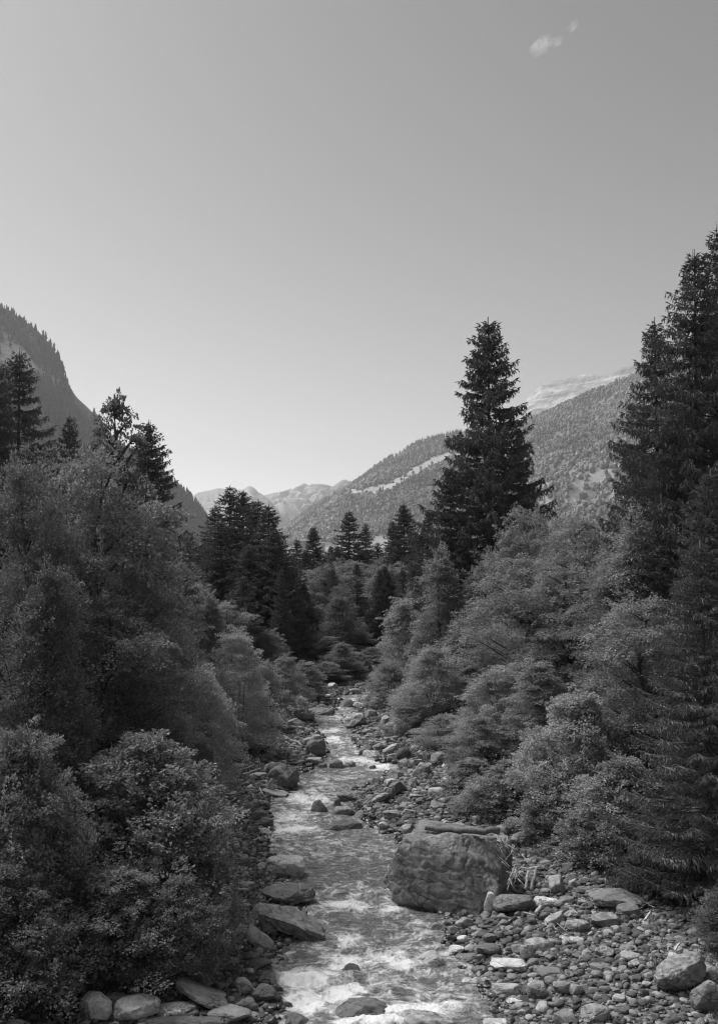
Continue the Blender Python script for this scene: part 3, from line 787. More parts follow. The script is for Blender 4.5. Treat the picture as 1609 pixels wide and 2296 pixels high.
# the giant boulder: wide flat-topped block, its front face leaning a little back, foot undercut
def giant():
    G = ground_hit(985, 2056); D = G[1]; px = D / F
    V, Fc = ico(6); V = V.copy()
    kk = (np.abs(V) ** 6).sum(1) ** (1 / 6.); V = V / kk[:, None]
    W = 275 * KX * px; H = 172 * KY * px + .5
    x, y, z = V[:, 0], V[:, 1], V[:, 2]
    # narrower top, foot slanting away to the left
    x = x * (1 - .10 * (z + 1) / 2) + .02 * z
    low = np.clip(-z, 0, 1); x = np.where(x < 0, x * (1 - .0 * low), x)
    z = z - .0 * x
    V = np.stack([x, y, z], 1)
    for n, d in (((-.8, -.25, -.62), .93), ((-.86, -.1, .42), .92), ((.75, -.3, .5), .98), ((-.2, -.75, -.75), .98), ((.5, -.8, .1), 1.12), ((.12, .1, 1), .97), ((-.45, -.9, .1), 1.18)):
        n = norm(np.array(n, float)); e = V @ n - d; m = e > 0; V[m] -= n * (e[m])[:, None] * .95
    V += norm(V) * (fbm(V * 1.3, 5, 4) * .07)[:, None]
    rid = 1 - np.abs(fbm(V * 1.7 + 4, 15, 4)); V -= norm(V) * (np.clip(rid - .9, 0, 1) * .5)[:, None]
    V += norm(V) * (fbm(V * 5, 25, 5, .62) * .034)[:, None]
    cr_ = 1 - np.abs(fbm(V * 3.1 + 2, 35, 3)); V -= norm(V) * (np.clip(cr_ - .93, 0, 1) * .45)[:, None]
    lo, hi = V.min(0), V.max(0); V = (V - (lo + hi) / 2) / (hi - lo)
    V = V * np.array([W * 1.03, 2.2, H]); th_ = math.radians(-24); V[:, :2] = np.stack([V[:, 0] * math.cos(th_) - V[:, 1] * math.sin(th_), V[:, 0] * math.sin(th_) + V[:, 1] * math.cos(th_)], 1)
    V[:, 1] += (V[:, 2] + H / 2) * .16
    o = link('boulder', mesh_np('boulder', V, Fc, True), None); o.data.materials.append(M['rock_g'])
    cx = at(1010, 1960, D)[0]
    o.location = (cx + .05, D + 1.0, G[2] - .5 + H / 2 - .12); o.color = (.7,) * 3 + (1,)
    tag(o, 'giant flat-topped grey boulder at the right water edge with a log lying on top', 'boulder')
    NAMED_BOX.append((cx, D + 1.2, W / 2, 1.5)); return D, o.location.z + H / 2, cx, W
GD, GTOP, GX, GW = giant()

# loose stones lying between the boulders, each one a thing
def zone_of(x, y):
    l, r = XL(y), XR(y)
    if x < l: return 0 if y < 29 else 1
    return 2 if y < 27 else 3
ZL = ['stone among the boulders of the near left shore',
      'stone on the left gravel bar farther up the stream',
      'stone on the wide near gravel right of the stream',
      'stone on the middle spit or upper right gravel']
ZG = ['stones on the near left shore', 'stones on the far left gravel bar', 'stones on the near right gravel', 'stones on the upper right gravel']
rng = np.random.default_rng(77)
base_rocks = []
for i in range(9):
    V, Fc = rock_verts(300 + i, 'arablabsa'[i], 3); me = mesh_np('stone', V, Fc, True); me.materials.append(M['rock_' + 'nnvntnnqn'[i]]); base_rocks.append(me)
placed = []; tries = 0
while len(placed) < 165 and tries < 20000:
    tries += 1
    y = 15.5 + 45 * rng.uniform() ** 1.7; side = rng.uniform() < .6
    x = (XR(y) + .05 + rng.uniform() * max(min(TR(y) + .3 - XR(y), 9), .2)) if side else (XL(y) - .02 - rng.uniform() * max(XL(y) - TL(y) + .2, .2))
    w = (.2 + .34 * rng.uniform() ** 1.6) * (.75 + y / 60)
    dx, dy = proj(np.array([[x, y, float(height(x, y))]]))
    if not (0 < dx[0] < 1640 and dy[0] < 2330): continue
    if any(abs(x - a) < b2 * 1.05 + w * .6 and abs(y - b) < d2 * 1.6 + w * .9 for a, b, b2, d2 in NAMED_BOX): continue
    if any((x - a) ** 2 + (y - b) ** 2 < ((w + c) * .55) ** 2 for a, b, c in placed): continue
    placed.append((x, y, w))
    o = link('stone', base_rocks[rng.integers(9)])
    h = w * rng.uniform(.5, .85); o.scale = (w, w * rng.uniform(.65, 1), h); o.rotation_euler = (rng.uniform(-.25, .25), rng.uniform(-.25, .25), rng.uniform(0, 6.28))
    o.location = (x, y, float(height(x, y)) + h * .26); tn = float(np.clip(rng.lognormal(-.05, .38), .4, 2.0)); o.color = (tn, tn, tn, 1)
    z_ = zone_of(x, y); sh_ = 'dark' if tn < .75 else ('pale' if tn > 1.25 else 'mid grey'); sz_ = 'small' if w / (.75 + y / 60) < .3 else 'medium sized'
    tag(o, sz_ + ' ' + sh_ + ' ' + ZL[z_], 'stone', sz_ + ' ' + sh_ + ' ' + ZG[z_])

# gravel: more pebbles than anyone could count
rng = np.random.default_rng(5); N = 90000
y = 14 + 52 * rng.uniform(size=N) ** 1.5; l, r, tl, tr = XL(y), XR(y), TL(y), TR(y)
wl_, wr_ = np.maximum(l - tl + .5, .2), np.minimum(np.maximum(tr + .4 - r, .2), 10)
u = rng.uniform(size=N) * (wl_ + wr_)
x = np.where(u < wl_, l + .12 - u, r - .12 + (u - wl_))
keep = rng.uniform(size=N) < (wl_ + wr_) / 10.5 * 1.2
x, y = x[keep], y[keep]
z = height(x, y); w = (.035 + .15 * rng.uniform(size=len(x)) ** 2.6) * (.75 + y / 50)
q = np.stack([x, y, z], 1); dx, dy = proj(q); k_ = (dx > -30) & (dx < 1640) & (dy < 2330); q, w = q[k_][:36000], w[k_][:36000]
n = len(q); V0, F0 = ico(1)
kk = rng.uniform(.7, 1.3, (n, len(V0), 1)) * .22 + .78
S3 = np.stack([w, w * rng.uniform(.5, 1, n), w * rng.uniform(.35, .75, n)], 1) * .62
V = V0[None] * kk
for _ in range(3):
    nn = norm(rng.normal(size=(n, 3))); dd = rng.uniform(.35, .85, (n, 1)); e = (V * nn[:, None]).sum(-1) - dd; V = V - nn[:, None] * np.maximum(e, 0)[..., None]
V = V * S3[:, None]; an = rng.uniform(0, 6.28, n); c, s_ = np.cos(an)[:, None], np.sin(an)[:, None]
V = np.stack([V[..., 0] * c - V[..., 1] * s_, V[..., 0] * s_ + V[..., 1] * c, V[..., 2]], -1) + q[:, None] + np.array([0, 0, 1]) * (S3[:, None, 2:] * .35)
Fp = (F0[None] + (np.arange(n) * len(V0))[:, None, None]).reshape(-1, 3)
tag(link('gravel', mesh_np('gravel', V.reshape(-1, 3), Fp, False, {'wet': np.repeat(smooth(.55, .05, np.minimum(np.abs(q[:, 0] - XL(q[:, 1])), np.abs(q[:, 0] - XR(q[:, 1])))), len(V0))}), M['pebble']), 'pale and dark pebbles covering the bars beside the stream', 'gravel', kind='stuff')

# ------------------------------------------------------------------ driftwood
def log(cr, pts, rpx, label, tone=1.0, Y=None, rise=0.0, name='driftwood_log', cat='driftwood', group=None, taper=.75, seed=0, dY=None):
    """pts measured in a crop; the depth of each point follows the ground under it unless Y is given"""
    rng = np.random.default_rng(seed + int(pts[0][0]))
    P3 = []
    for i, (a, b) in enumerate(pts):
        X, Yd = crop(cr, a, b)
        if Y is None: g = ground_hit(X, Yd + 3); P3.append(g + np.array([0, 0, .04 + rise]))
        else: P3.append(at(X, Yd, (Y[i] if isinstance(Y, (list, tuple)) else Y)))
    P3 = np.array(P3); D = P3[:, 1].mean(); k = {9: .1916, 8: .3833, 7: .3833, 6: .3136, 5: .3833, 0: 1.0}[cr]
    r = rpx * k * KX * D / F
    t_ = np.linspace(0, len(P3) - 1, 9); Q = np.stack([np.interp(t_, np.arange(len(P3)), P3[:, i]) for i in range(3)], 1)
    Q += rng.normal(size=Q.shape) * r * .12
    mb = MB(); mb.tube(Q, r * np.linspace(1, taper, 9), 8, .1, rng)
    v, f = mb.get(); c0 = v.mean(0); o = link(name, build_quads(name, v - c0, f), M['driftwood']); o.location = c0; o.color = (tone,) * 3 + (1,)
    tag(o, label, cat, group)
    return o
lg = at(955, 1866, GD + .8); lg2 = at(1125, 1872, GD + .8)
mb = MB(); r_ = .085; rng = np.random.default_rng(3)
tt = np.linspace(0, 1, 10)[:, None]; z0 = GTOP + r_ * .5
Q = (1 - tt) * np.array([GX - GW * .2, GD + 1.15, z0]) + tt * np.array([GX + GW * .43, GD + .75, z0 - .03]) + rng.normal(size=(10, 3)) * .03
mb.tube(Q, r_ * np.linspace(.6, 1.05, 10), 9, .16, rng); v, f = mb.get(); c0 = v.mean(0)
o = link('driftwood_log', build_quads('driftwood_log', v - c0, f), M['driftwood']); o.location = c0; o.color = (.34,) * 3 + (1,)
tag(o, 'grey flattened log lying along the top of the giant boulder', 'driftwood')

DY9 = GD + .1
def yb(yv): return DY9 + (926 - yv) / 926 * 1.3     # the jam climbs the bank behind the boulder's right side
LOGS9 = [([(440, 900), (470, 690)], 36, 1.15, 'thick smooth pale log standing upright at the foot of the driftwood jam'),
         ([(510, 905), (575, 635)], 46, .62, 'thick dark-barked log leaning right of the smooth pale log'),
         ([(385, 640), (450, 662), (540, 640), (610, 630)], 22, 1.35, 'short pale curved log lying across the two thick upright logs'),
         ([(400, 490), (440, 540), (470, 600)], 24, 1.2, 'pale stub of log above the curved crosswise one'),
         ([(100, 250), (130, 330), (180, 400)], 26, 1.2, 'split pale trunk at the very top of the driftwood jam'),
         ([(150, 280), (200, 350), (250, 430)], 28, 1.1, 'long weathered trunk leaning right of the split one at the top of the jam'),
         ([(85, 385), (120, 430), (150, 480)], 18, .8, 'grey bent branch against the giant boulder below the split trunk'),
         ([(215, 690), (280, 715), (330, 730)], 20, .9, 'short grey log at the left foot of the jam'),
         ([(300, 665), (350, 710), (375, 770)], 13, 1.2, 'curved pale branch in the middle of the jam'),
         ([(345, 700), (390, 735), (415, 755)], 13, 1.25, 'short pale branch touching the smooth upright log'),
         ([(225, 910), (250, 830), (290, 765)], 9, 1.2, 'thin pale stick leaning on the giant boulder at the foot of the jam'),
         ([(240, 385), (300, 420), (350, 440)], 20, .8, 'dark log end poking out by the boulder behind the jam')]
for i, (pts, rp, tn, lab) in enumerate(LOGS9):
    log(9, pts, rp * .5, lab, tn, Y=[seat_y(9, p[0], p[1], yb(p[1])) for p in pts], seed=i * 5)
rng = np.random.default_rng(12)
for i in range(26):
    cx, cy = rng.uniform(110, 400), rng.uniform(300, 850); cx = 60 + (cy - 200) * .33 + rng.uniform(0, 150); a_ = rng.uniform(.6, 2.3); L = rng.uniform(40, 90)
    pts = [(cx - math.cos(a_) * L, cy - math.sin(a_) * L), (cx + rng.normal() * 6, cy), (cx + math.cos(a_) * L, cy + math.sin(a_) * L)]
    log(9, pts, rng.uniform(3, 6.5), 'thin bleached stick tangled among the logs of the driftwood jam', rng.uniform(.9, 1.5), Y=[seat_y(9, p[0], p[1], yb(p[1])) - rng.uniform(0, .25) for p in pts],
        name='driftwood_stick', group='sticks of the driftwood jam', seed=i * 3)
# shored earth and wood behind the jam is the bank itself
log(7, [(122, 400), (200, 400), (290, 404)], 12, 'short straight log lying flat on the lower left shore', 1.0, rise=.08)
log(6, [(540, 615), (600, 628), (640, 650), (700, 672), (735, 700)], 11, 'long curved grey driftwood trunk on the far left gravel bar', .7, rise=.06)
log(6, [(600, 655), (660, 690), (740, 702)], 5, 'thinner branch lying beside the long curved trunk on the far left bar', 1.0, rise=.05)
log(6, [(298, 914), (370, 890), (440, 868)], 5, 'pale straight stick left of the big dark veined boulder', 1.3, rise=.12)
log(6, [(310, 880), (350, 862), (385, 850)], 11, 'dark short log behind the pale straight stick', .5, rise=.12)
log(6, [(325, 1030), (380, 1028), (430, 1032)], 6, 'thin log lying left of the pale wedge slab', .9, rise=.12)
log(6, [(425, 1010), (436, 1035), (450, 1056)], 4, 'short thin stick stuck at the end of the wedge slab', 1.2, rise=.12)
log(6, [(300, 1232), (330, 1200), (352, 1182)], 5, 'short dark stick below the large faceted boulder', .6, rise=.12)
log(6, [(355, 1416), (385, 1392), (425, 1370)], 6, 'pale forked stick on the left shore above the big flat slab', 1.3, rise=.12)
log(6, [(1240, 686), (1243, 710), (1250, 738)], 5, 'short pale stick standing between the boulders of the right bank', 1.4, Y=ground_hit(*crop(6, 1245, 760))[1] - .2)
log(8, [(1182, 740), (1200, 715), (1215, 695)], 8, 'pale broken stick among the plants on the right', 1.4, rise=.12)
log(8, [(1360, 930), (1372, 905), (1388, 885)], 7, 'pale stick leaning on the very large layered boulder', 1.4, rise=.15)
log(8, [(545, 690), (565, 670), (572, 655)], 12, 'gnarled pale root end between the dark and white boulders', 1.1, rise=.1)
log(8, [(475, 690), (505, 700), (540, 708)], 5, 'thin stick lying below the large dark faceted boulder', 1.0, rise=.1)
for i in range(22):
    g0 = np.array([rng.uniform(590, 780), rng.uniform(640, 790)]) if i < 13 else np.array([rng.uniform(1120, 1230), rng.uniform(610, 690)])
    a_ = rng.uniform(-.7, .9); L = rng.uniform(14, 34); d_ = np.array([math.cos(a_), math.sin(a_)]) * L
    log(8, [tuple(g0 - d_), tuple(g0 + rng.normal(size=2) * 2), tuple(g0 + d_)], rng.uniform(1.4, 2.6), ['thin pale twig strewn among the stones right of the white mottled boulder', 'thin pale twig heaped beside the broad dark boulder under the bushes'][i >= 13],
        1.4, rise=.1, name='driftwood_twig', group=['twigs strewn on the right gravel', 'twigs heaped by the bushes'][i >= 13], seed=i)
# root stump leaning on the veined boulder
def stump():
    G = ground_hit(*crop(6, 495, 1000)); rng = np.random.default_rng(4); px = G[1] / F * KX * .3136
    r0 = empty('root_stump', G - np.array([0, .15, .03])); tag(r0, 'gnarled pale root stump leaning on the big dark veined boulder', 'driftwood')
    b_ = MB(); b_.tube(np.array([(-8, 0, 0), (-2, 0, 30), (8, .0, 58), (28, 0, 82)]) * px, np.array([20, 15, 14, 18]) * px, 8, .2, rng)
    o = link('trunk', build_quads('trunk', *b_.get()), M['driftwood'], r0); o.color = (.85,) * 3 + (1,)
    for i in range(6):
        d = norm(np.array([rng.uniform(-.6, 1), rng.uniform(-.7, .1), rng.uniform(-.4, .9)])); L = rng.uniform(20, 42)
        s0 = np.array([24, 0, 78]); b_ = MB(); tt = np.linspace(0, 1, 5)[:, None]
        b_.tube((s0 + d * L * tt + rng.normal(size=(5, 3)) * 2.5 * tt) * px, np.linspace(6, 1.5, 5) * px, 6, .15, rng)
        o = link('root', build_quads('root', *b_.get()), M['driftwood'], r0); o.color = (.8,) * 3 + (1,)
stump()

# ------------------------------------------------------------------ foliage
def leaf_cards(C, N, A, L, W, rng, fold=.25):
    """one folded leaf blade (2 quads share the midrib) per row"""
    A = norm(A - N * (A * N).sum(1, keepdims=True)); B = np.cross(N, A)
    L = L[:, None]; W = W[:, None]
    tip = C + A * L; mid = C + A * L * .45
    s1 = mid + B * W * .5 + N * W * fold; s2 = mid - B * W * .5 + N * W * fold
    v = np.stack([C, s1, tip, s2], 1).reshape(-1, 3)
    k = np.arange(len(C))[:, None] * 4
    return v, k + np.array([[0, 1, 2, 3]])
def env_fn(kind):
    if kind == 'ovoid': return lambda t: np.clip(1.03 - np.abs(t - .38) ** 2.2 * 2.6, .05, 1) ** .6
    if kind == 'ovoid': return lambda t: np.clip(1.02 - t ** 1.9, 0, 1) ** .7 * np.clip(t * 4 + .5, 0, 1)
    if kind == 'cone': return lambda t: (1 - t) ** .72 * np.clip(t * 6 + .45, 0, 1)
    return lambda t: np.clip(1.03 - t ** 1.5, 0, 1) ** .75 * np.clip(t * 5 + .6, 0, 1)        # shrub: round head, leaves down to the ground
def broad(seed, H, R, nspray, per, leaf, kind='ovoid', base=.12, lim=24, flat=.35, stems=1, rs=(.45, .85)):
    rng = np.random.default_rng(seed); env = env_fn(kind)
    nl = {'ovoid': 44, 'shrub': 34, 'cone': 38}[kind] if H / R < 6 else 14
    tl_ = (np.arange(nl) + rng.uniform(.1, .9, nl)) / nl; al = (np.arange(nl) * 2.4 + rng.uniform(-.6, .6, nl)); tl_ = tl_ ** .85
    lr = R * rng.uniform(.2, .46, nl) * (1 - .35 * tl_)
    er = R * env(tl_); cr_ = np.maximum(er - lr * .75, 0) * rng.uniform(.55, 1.2, nl)
    LC = np.stack([cr_ * np.cos(al), cr_ * np.sin(al), H * (base + (.97 - base) * tl_) - lr * .5 * (tl_ > .8)], 1)
    wts = lr ** 2; li = rng.choice(nl, nspray, p=wts / wts.sum())
    d = norm(rng.normal(size=(nspray, 3)) + np.array([0, 0, .25]) + .45 * np.stack([np.cos(al[li]), np.sin(al[li]), 0 * al[li]], 1))
    rad = lr[li] * rng.uniform(.6, 1.12, nspray) * (1 + .55 * (rng.uniform(size=nspray) < .10))
    C = LC[li] + d * rad[:, None] * np.array([1.18, 1.18, .62])
    sh_ = rng.uniform(size=nspray) < .13
    C[sh_] += (np.array([0, 0, 1.0]) * rng.uniform(.1, .55, (nspray, 1)) + d * np.array([1, 1, .1]) * rng.uniform(0, .6, (nspray, 1)))[sh_] * lr[li][sh_][:, None]
    fill = rng.uniform(size=nspray) < .10                       # loose inner sprays
    tf = rng.uniform(0, .95, nspray); af = rng.uniform(0, 6.28, nspray); rf = R * env(tf) * rng.uniform(.2, .8, nspray)
    C[fill] = np.stack([rf * np.cos(af), rf * np.sin(af), H * (base + (1 - base) * tf)], 1)[fill]
    C[:, 2] = np.maximum(C[:, 2], .05 * H * rng.uniform(0, 1, nspray)); t = np.clip(C[:, 2] / H, 0, 1); az = np.arctan2(C[:, 1], C[:, 0])
    out = norm(np.stack([np.cos(az), np.sin(az), 0 * az], 1) + d * np.array([1, 1, 0]) * .8)
    ax = norm(out + .45 * rng.normal(size=(nspray, 3)) * np.array([1, 1, .35]) + np.array([0, 0, .15]) + np.array([0, 0, .9]) * (d[:, 2:] > .8) + np.array([0, 0, 1.1]) * sh_[:, None])
    upn = norm(np.array([0, 0, 1.0]) + .35 * out + .28 * rng.normal(size=(nspray, 3)))
    side = norm(np.cross(upn, ax)); upn = np.cross(ax, side)
    S = rng.uniform(*rs, nspray) * (.75 + .4 * (1 - t))
    n = nspray * per
    rep = lambda a: np.repeat(a, per, 0)
    a1 = rng.uniform(-.9, 1, n); tw = np.floor(rng.uniform(0, 5, n)) / 2 - 1
    w1 = tw * (.5 * (1 - a1) * .6 + .25) + rng.normal(size=n) * .13
    s = rep(S)[:, None]; ax_, sd_, up_ = rep(ax), rep(side), rep(upn)
    Pp = rep(C) + ax_ * (a1[:, None] * s) + sd_ * (w1[:, None] * s) + up_ * (rng.normal(size=(n, 1)) * .11 * s) - np.array([0, 0, 1]) * (s * .28 * ((a1[:, None] + .6) ** 2) * .6)
    N = norm(up_ * .8 + np.array([0, 0, .35]) + flat * 1.5 * rng.normal(size=(n, 3)))
    A = norm(ax_ + sd_ * np.sign(w1)[:, None] * .7 + rng.normal(size=(n, 3)) * .45 + np.array([0, 0, -.3]))
    L = leaf * rng.uniform(.65, 1.3, n); v, f = leaf_cards(Pp, N, A, L, L * rng.uniform(.5, .72, n), rng)
    crown = mesh_np('crown', v, f, False)
    mb = MB()
    for s_i in range(stems):
        an = rng.uniform(0, 6.28); sp = 0 if stems == 1 else R * .45
        tt = np.linspace(0, 1, 9)[:, None]
        top = np.array([math.cos(an) * sp, math.sin(an) * sp, H * .93])
        Q = tt * top + np.concatenate([fbm(np.stack([tt[:, 0] * 3 + s_i * 9, tt[:, 0] * 0, tt[:, 0] * 0 + c_], 1), seed + c_, 2)[:, None] for c_ in range(2)] + [tt * 0], 1) * .05 * H * np.minimum(tt * 3, 1)
        r0 = max(.02 * H / (1 if stems == 1 else 2.2), .025); Q[0, 2] = -.4
        mb.tube(Q, r0 * (1 - .88 * tt[:, 0]), 7, .06, rng)
        for j in rng.choice(nspray, min(lim // stems, nspray), replace=False):
            e = C[j]; st = np.array([np.interp(max(e[2] - np.linalg.norm(e[:2]) * .75, H * .08), Q[:, 2], Q[:, i]) for i in range(3)])
            b = (1 - np.linspace(0, 1, 5)[:, None]) * st + np.linspace(0, 1, 5)[:, None] * e; b[1:4, 2] += .04 * H * rng.uniform(-.3, 1)
            mb.tube(b, np.linspace(.35, .08, 5) * r0, 5, 0)
    trunk = build_quads('trunk', *mb.get())
    return trunk, crown, H, R
def seg_quads(P0, P1, W, rng):
    A = P1 - P0; S1 = norm(np.cross(A, rng.normal(size=A.shape))); S2 = norm(np.cross(A, S1))
    M_ = P0 + A * .42; W = W[:, None] * .5
    v1 = np.stack([P0, M_ + S1 * W, P1, M_ - S1 * W], 1); v2 = np.stack([P0, M_ + S2 * W, P1, M_ - S2 * W], 1)
    v = np.concatenate([v1, v2]).reshape(-1, 3); return v, np.arange(len(v)).reshape(-1, 4)
def spruce(seed, H, R, step, tw, hang=1.0, dens=1.0, gap=.12, dz=(.28, .5), bare=.02):
    rng = np.random.default_rng(seed); P0, P1, Wd = [], [], []
    mb = MB(); tz = np.linspace(0, 1, 12)[:, None]
    bend = fbm(np.stack([tz[:, 0] * 2, tz[:, 0] * 0, tz[:, 0] * 0], 1), seed, 2) * .012 * H
    tr = np.concatenate([bend[:, None] * tz, tz * 0, tz * H], 1); tr[0, 2] = -.5
    mb.tube(tr, .0105 * H * (1 - .97 * tz[:, 0]) + .012, 8, .04, rng)
    z = H - .55; gaps = rng.uniform(0, 6.28, 40)
    P0.append(np.array([[0, 0, H - .8]])); P1.append(np.array([[0, 0, H + .1]])); Wd.append(np.array([tw * .9]))
    while z > H * bare + .3:
        q = (H - z) / H
        Lm = R * min(1.0, (q * 1.45) ** .76) + .05
        nb = int(rng.integers(4, 7) * dens + (2 if q > .3 else 0)); a0 = rng.uniform(0, 6.28)
        for b in range(nb):
            if rng.uniform() < gap and q > .12: continue
            an = a0 + b * 2 * math.pi / nb + rng.uniform(-.35, .35)
            L = Lm * rng.uniform(.62, 1.12) * (1 + .16 * math.sin(an * 2 + seed + q * 9)); 
            if L < .15: L = .15
            o = np.array([math.cos(an), math.sin(an), 0]); sd = np.array([-o[1], o[0], 0])
            a_ = .5 - 1.15 * min(q * 2.6, .75) + rng.uniform(-.08, .08); b_ = .10 + .22 * min(q * 3, 1)
            zz = z + rng.uniform(-.28, .2) * min(1, q * 5)
            sm = np.linspace(0, 1, 7); bp = o * (sm * L)[:, None] + np.array([0, 0, 1]) * (zz + L * (a_ * sm + (b_ + max(0, -a_) * .35) * sm ** 2.2))[:, None]
            bp[:, :2] += np.array([np.interp(zz, tr[:, 2], tr[:, 0]), 0])
            mb.tube(bp, (.012 + .007 * L) * (1 - .8 * sm), 4)
            st = np.arange(.12 if q < .25 else .22, 1.0, step / L); m = len(st)
            if m == 0: st = np.array([.6]); m = 1
            for sg in (-1, 1):
                s_ = np.clip(st + rng.uniform(-.5, .5, m) * step / L, 0, 1)
                base = np.stack([np.interp(s_, sm, bp[:, i]) for i in range(3)], 1)
                lt = (.16 + .34 * L * (1 - s_) ** .8 * np.clip(s_ * 3, .3, 1)) * rng.uniform(.55, 1.25, m); lt = np.minimum(lt, .95)
                d = norm(o * rng.uniform(.45, .9, (m, 1)) + sd * sg * rng.uniform(.5, 1, (m, 1)) + np.array([0, 0, 1]) * (rng.uniform(-.45, .05, (m, 1)) * hang + .12))
                e = base + d * lt[:, None]
                P0.append(base); P1.append(e); Wd.append(np.full(m, tw) * rng.uniform(.8, 1.3, m))
                for hk in range(3):
                    fr = rng.uniform(.15, 1, m)[:, None]; hb = base + (e - base) * fr
                    hl = (rng.uniform(.10, .34, m) * min(1, .45 + q * 3) * hang)[:, None]
                    hd = norm(np.array([0, 0, -1.0]) + .38 * rng.normal(size=(m, 3)) + d * .25)
                    P0.append(hb); P1.append(hb + hd * hl); Wd.append(np.full(m, tw * .8))
            # upturned tips
            for k_ in range(3):
                d = norm(o + sd * (k_ - 1) * .6 + np.array([0, 0, .35])); e0 = bp[-1] - d * .08
                P0.append(e0[None]); P1.append((e0 + d * rng.uniform(.18, .34))[None]); Wd.append(np.array([tw]))
        z -= rng.uniform(*dz) * (.6 + .3 * min(1, q * 3))
    P0, P1, Wd = np.concatenate(P0), np.concatenate(P1), np.concatenate(Wd)
    v, f = seg_quads(P0, P1, Wd, rng)
    return build_quads('trunk', *mb.get()), mesh_np('crown', v, f, False), H, R
VAR = {
    'near': [broad(1, 5, 2.6, 780, 66, .125, 'shrub', .05, 30, .35, 4, (.35, .6)), broad(2, 5, 2.6, 760, 66, .12, 'shrub', .05, 30, .35, 4, (.35, .6))],
    'mid': [broad(3, 10, 2.9, 720, 70, .125, 'ovoid', .04, 40, .35), broad(4, 10, 3.1, 760, 68, .12, 'ovoid', .04, 40, .4), broad(5, 10, 2.6, 700, 68, .125, 'cone', .03, 40, .35)],
    'bush': [broad(6, 7, 2.8, 760, 66, .105, 'shrub', .02, 30, .4, 4, (.35, .7)), broad(7, 7, 2.8, 760, 66, .10, 'shrub', .02, 30, .4, 4, (.35, .7)), broad(8, 8, 2.7, 700, 66, .11, 'cone', .02, 30, .4, 2, (.35, .7))],
    'slim': [broad(9, 10, 1.5, 300, 44, .13, 'ovoid', .4, 60, .5, 1, (.28, .5))],
    'spr': [spruce(11, 22, 4.3, .14, .075, 1.3, 1.15, .15, (.22, .42)), spruce(12, 20, 3.3, .15, .075, 1.2, .95, .2, (.26, .5)), spruce(13, 18, 3.0, .15, .08, 1.0, 1.1, .08)],
    'sprn': [spruce(14, 20, 3.4, .12, .05, 1.2, 1.15, .12), spruce(15, 20, 3.6, .12, .05, 1.15, 1.25, .08)],
}
print('variants', {k: [len(v[1].polygons) for v in vs] for k, vs in VAR.items()})
PROTO = {}
def tree(kind, i, dx, dytop, hw, Y, tone, label, group=None, rot=None, cat=None, low=None):
    key = (kind, i); top = at(dx, dytop, Y); x, y = top[0], Y
    z = float(height(x, y)); H = max(top[2] - z, 1.0); Rr = hw * KX * Y / F
    tr, cr, H0, R0 = VAR[kind][i]
    nm = {'near': 'alder_shrub', 'mid': 'broadleaf_tree', 'bush': 'alder_bush', 'slim': 'slender_tree', 'spr': 'spruce_tree', 'sprn': 'spruce_tree'}[kind]
    if key not in PROTO:
        r = empty(nm, (0, 0, 0)); link('trunk', tr, M['bark'], r); link('crown', cr, M['needle'] if 'spr' in kind else M['leaf'], r); PROTO[key] = r
        first = True
    else: r = copy_tree(PROTO[key])
    if r is PROTO[key]: pass
    for k_ in ('label', 'category', 'group'):
        if k_ in r: del r[k_]
    r.location = (x, y, z); r.scale = (Rr / R0, Rr / R0, H / H0)
    r.rotation_euler = (0, 0, (dx * 1.7 + dytop) % 6.28 if rot is None else rot)
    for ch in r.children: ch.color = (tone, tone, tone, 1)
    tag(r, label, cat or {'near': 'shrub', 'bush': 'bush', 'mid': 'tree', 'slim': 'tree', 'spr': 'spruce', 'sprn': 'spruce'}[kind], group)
    return r
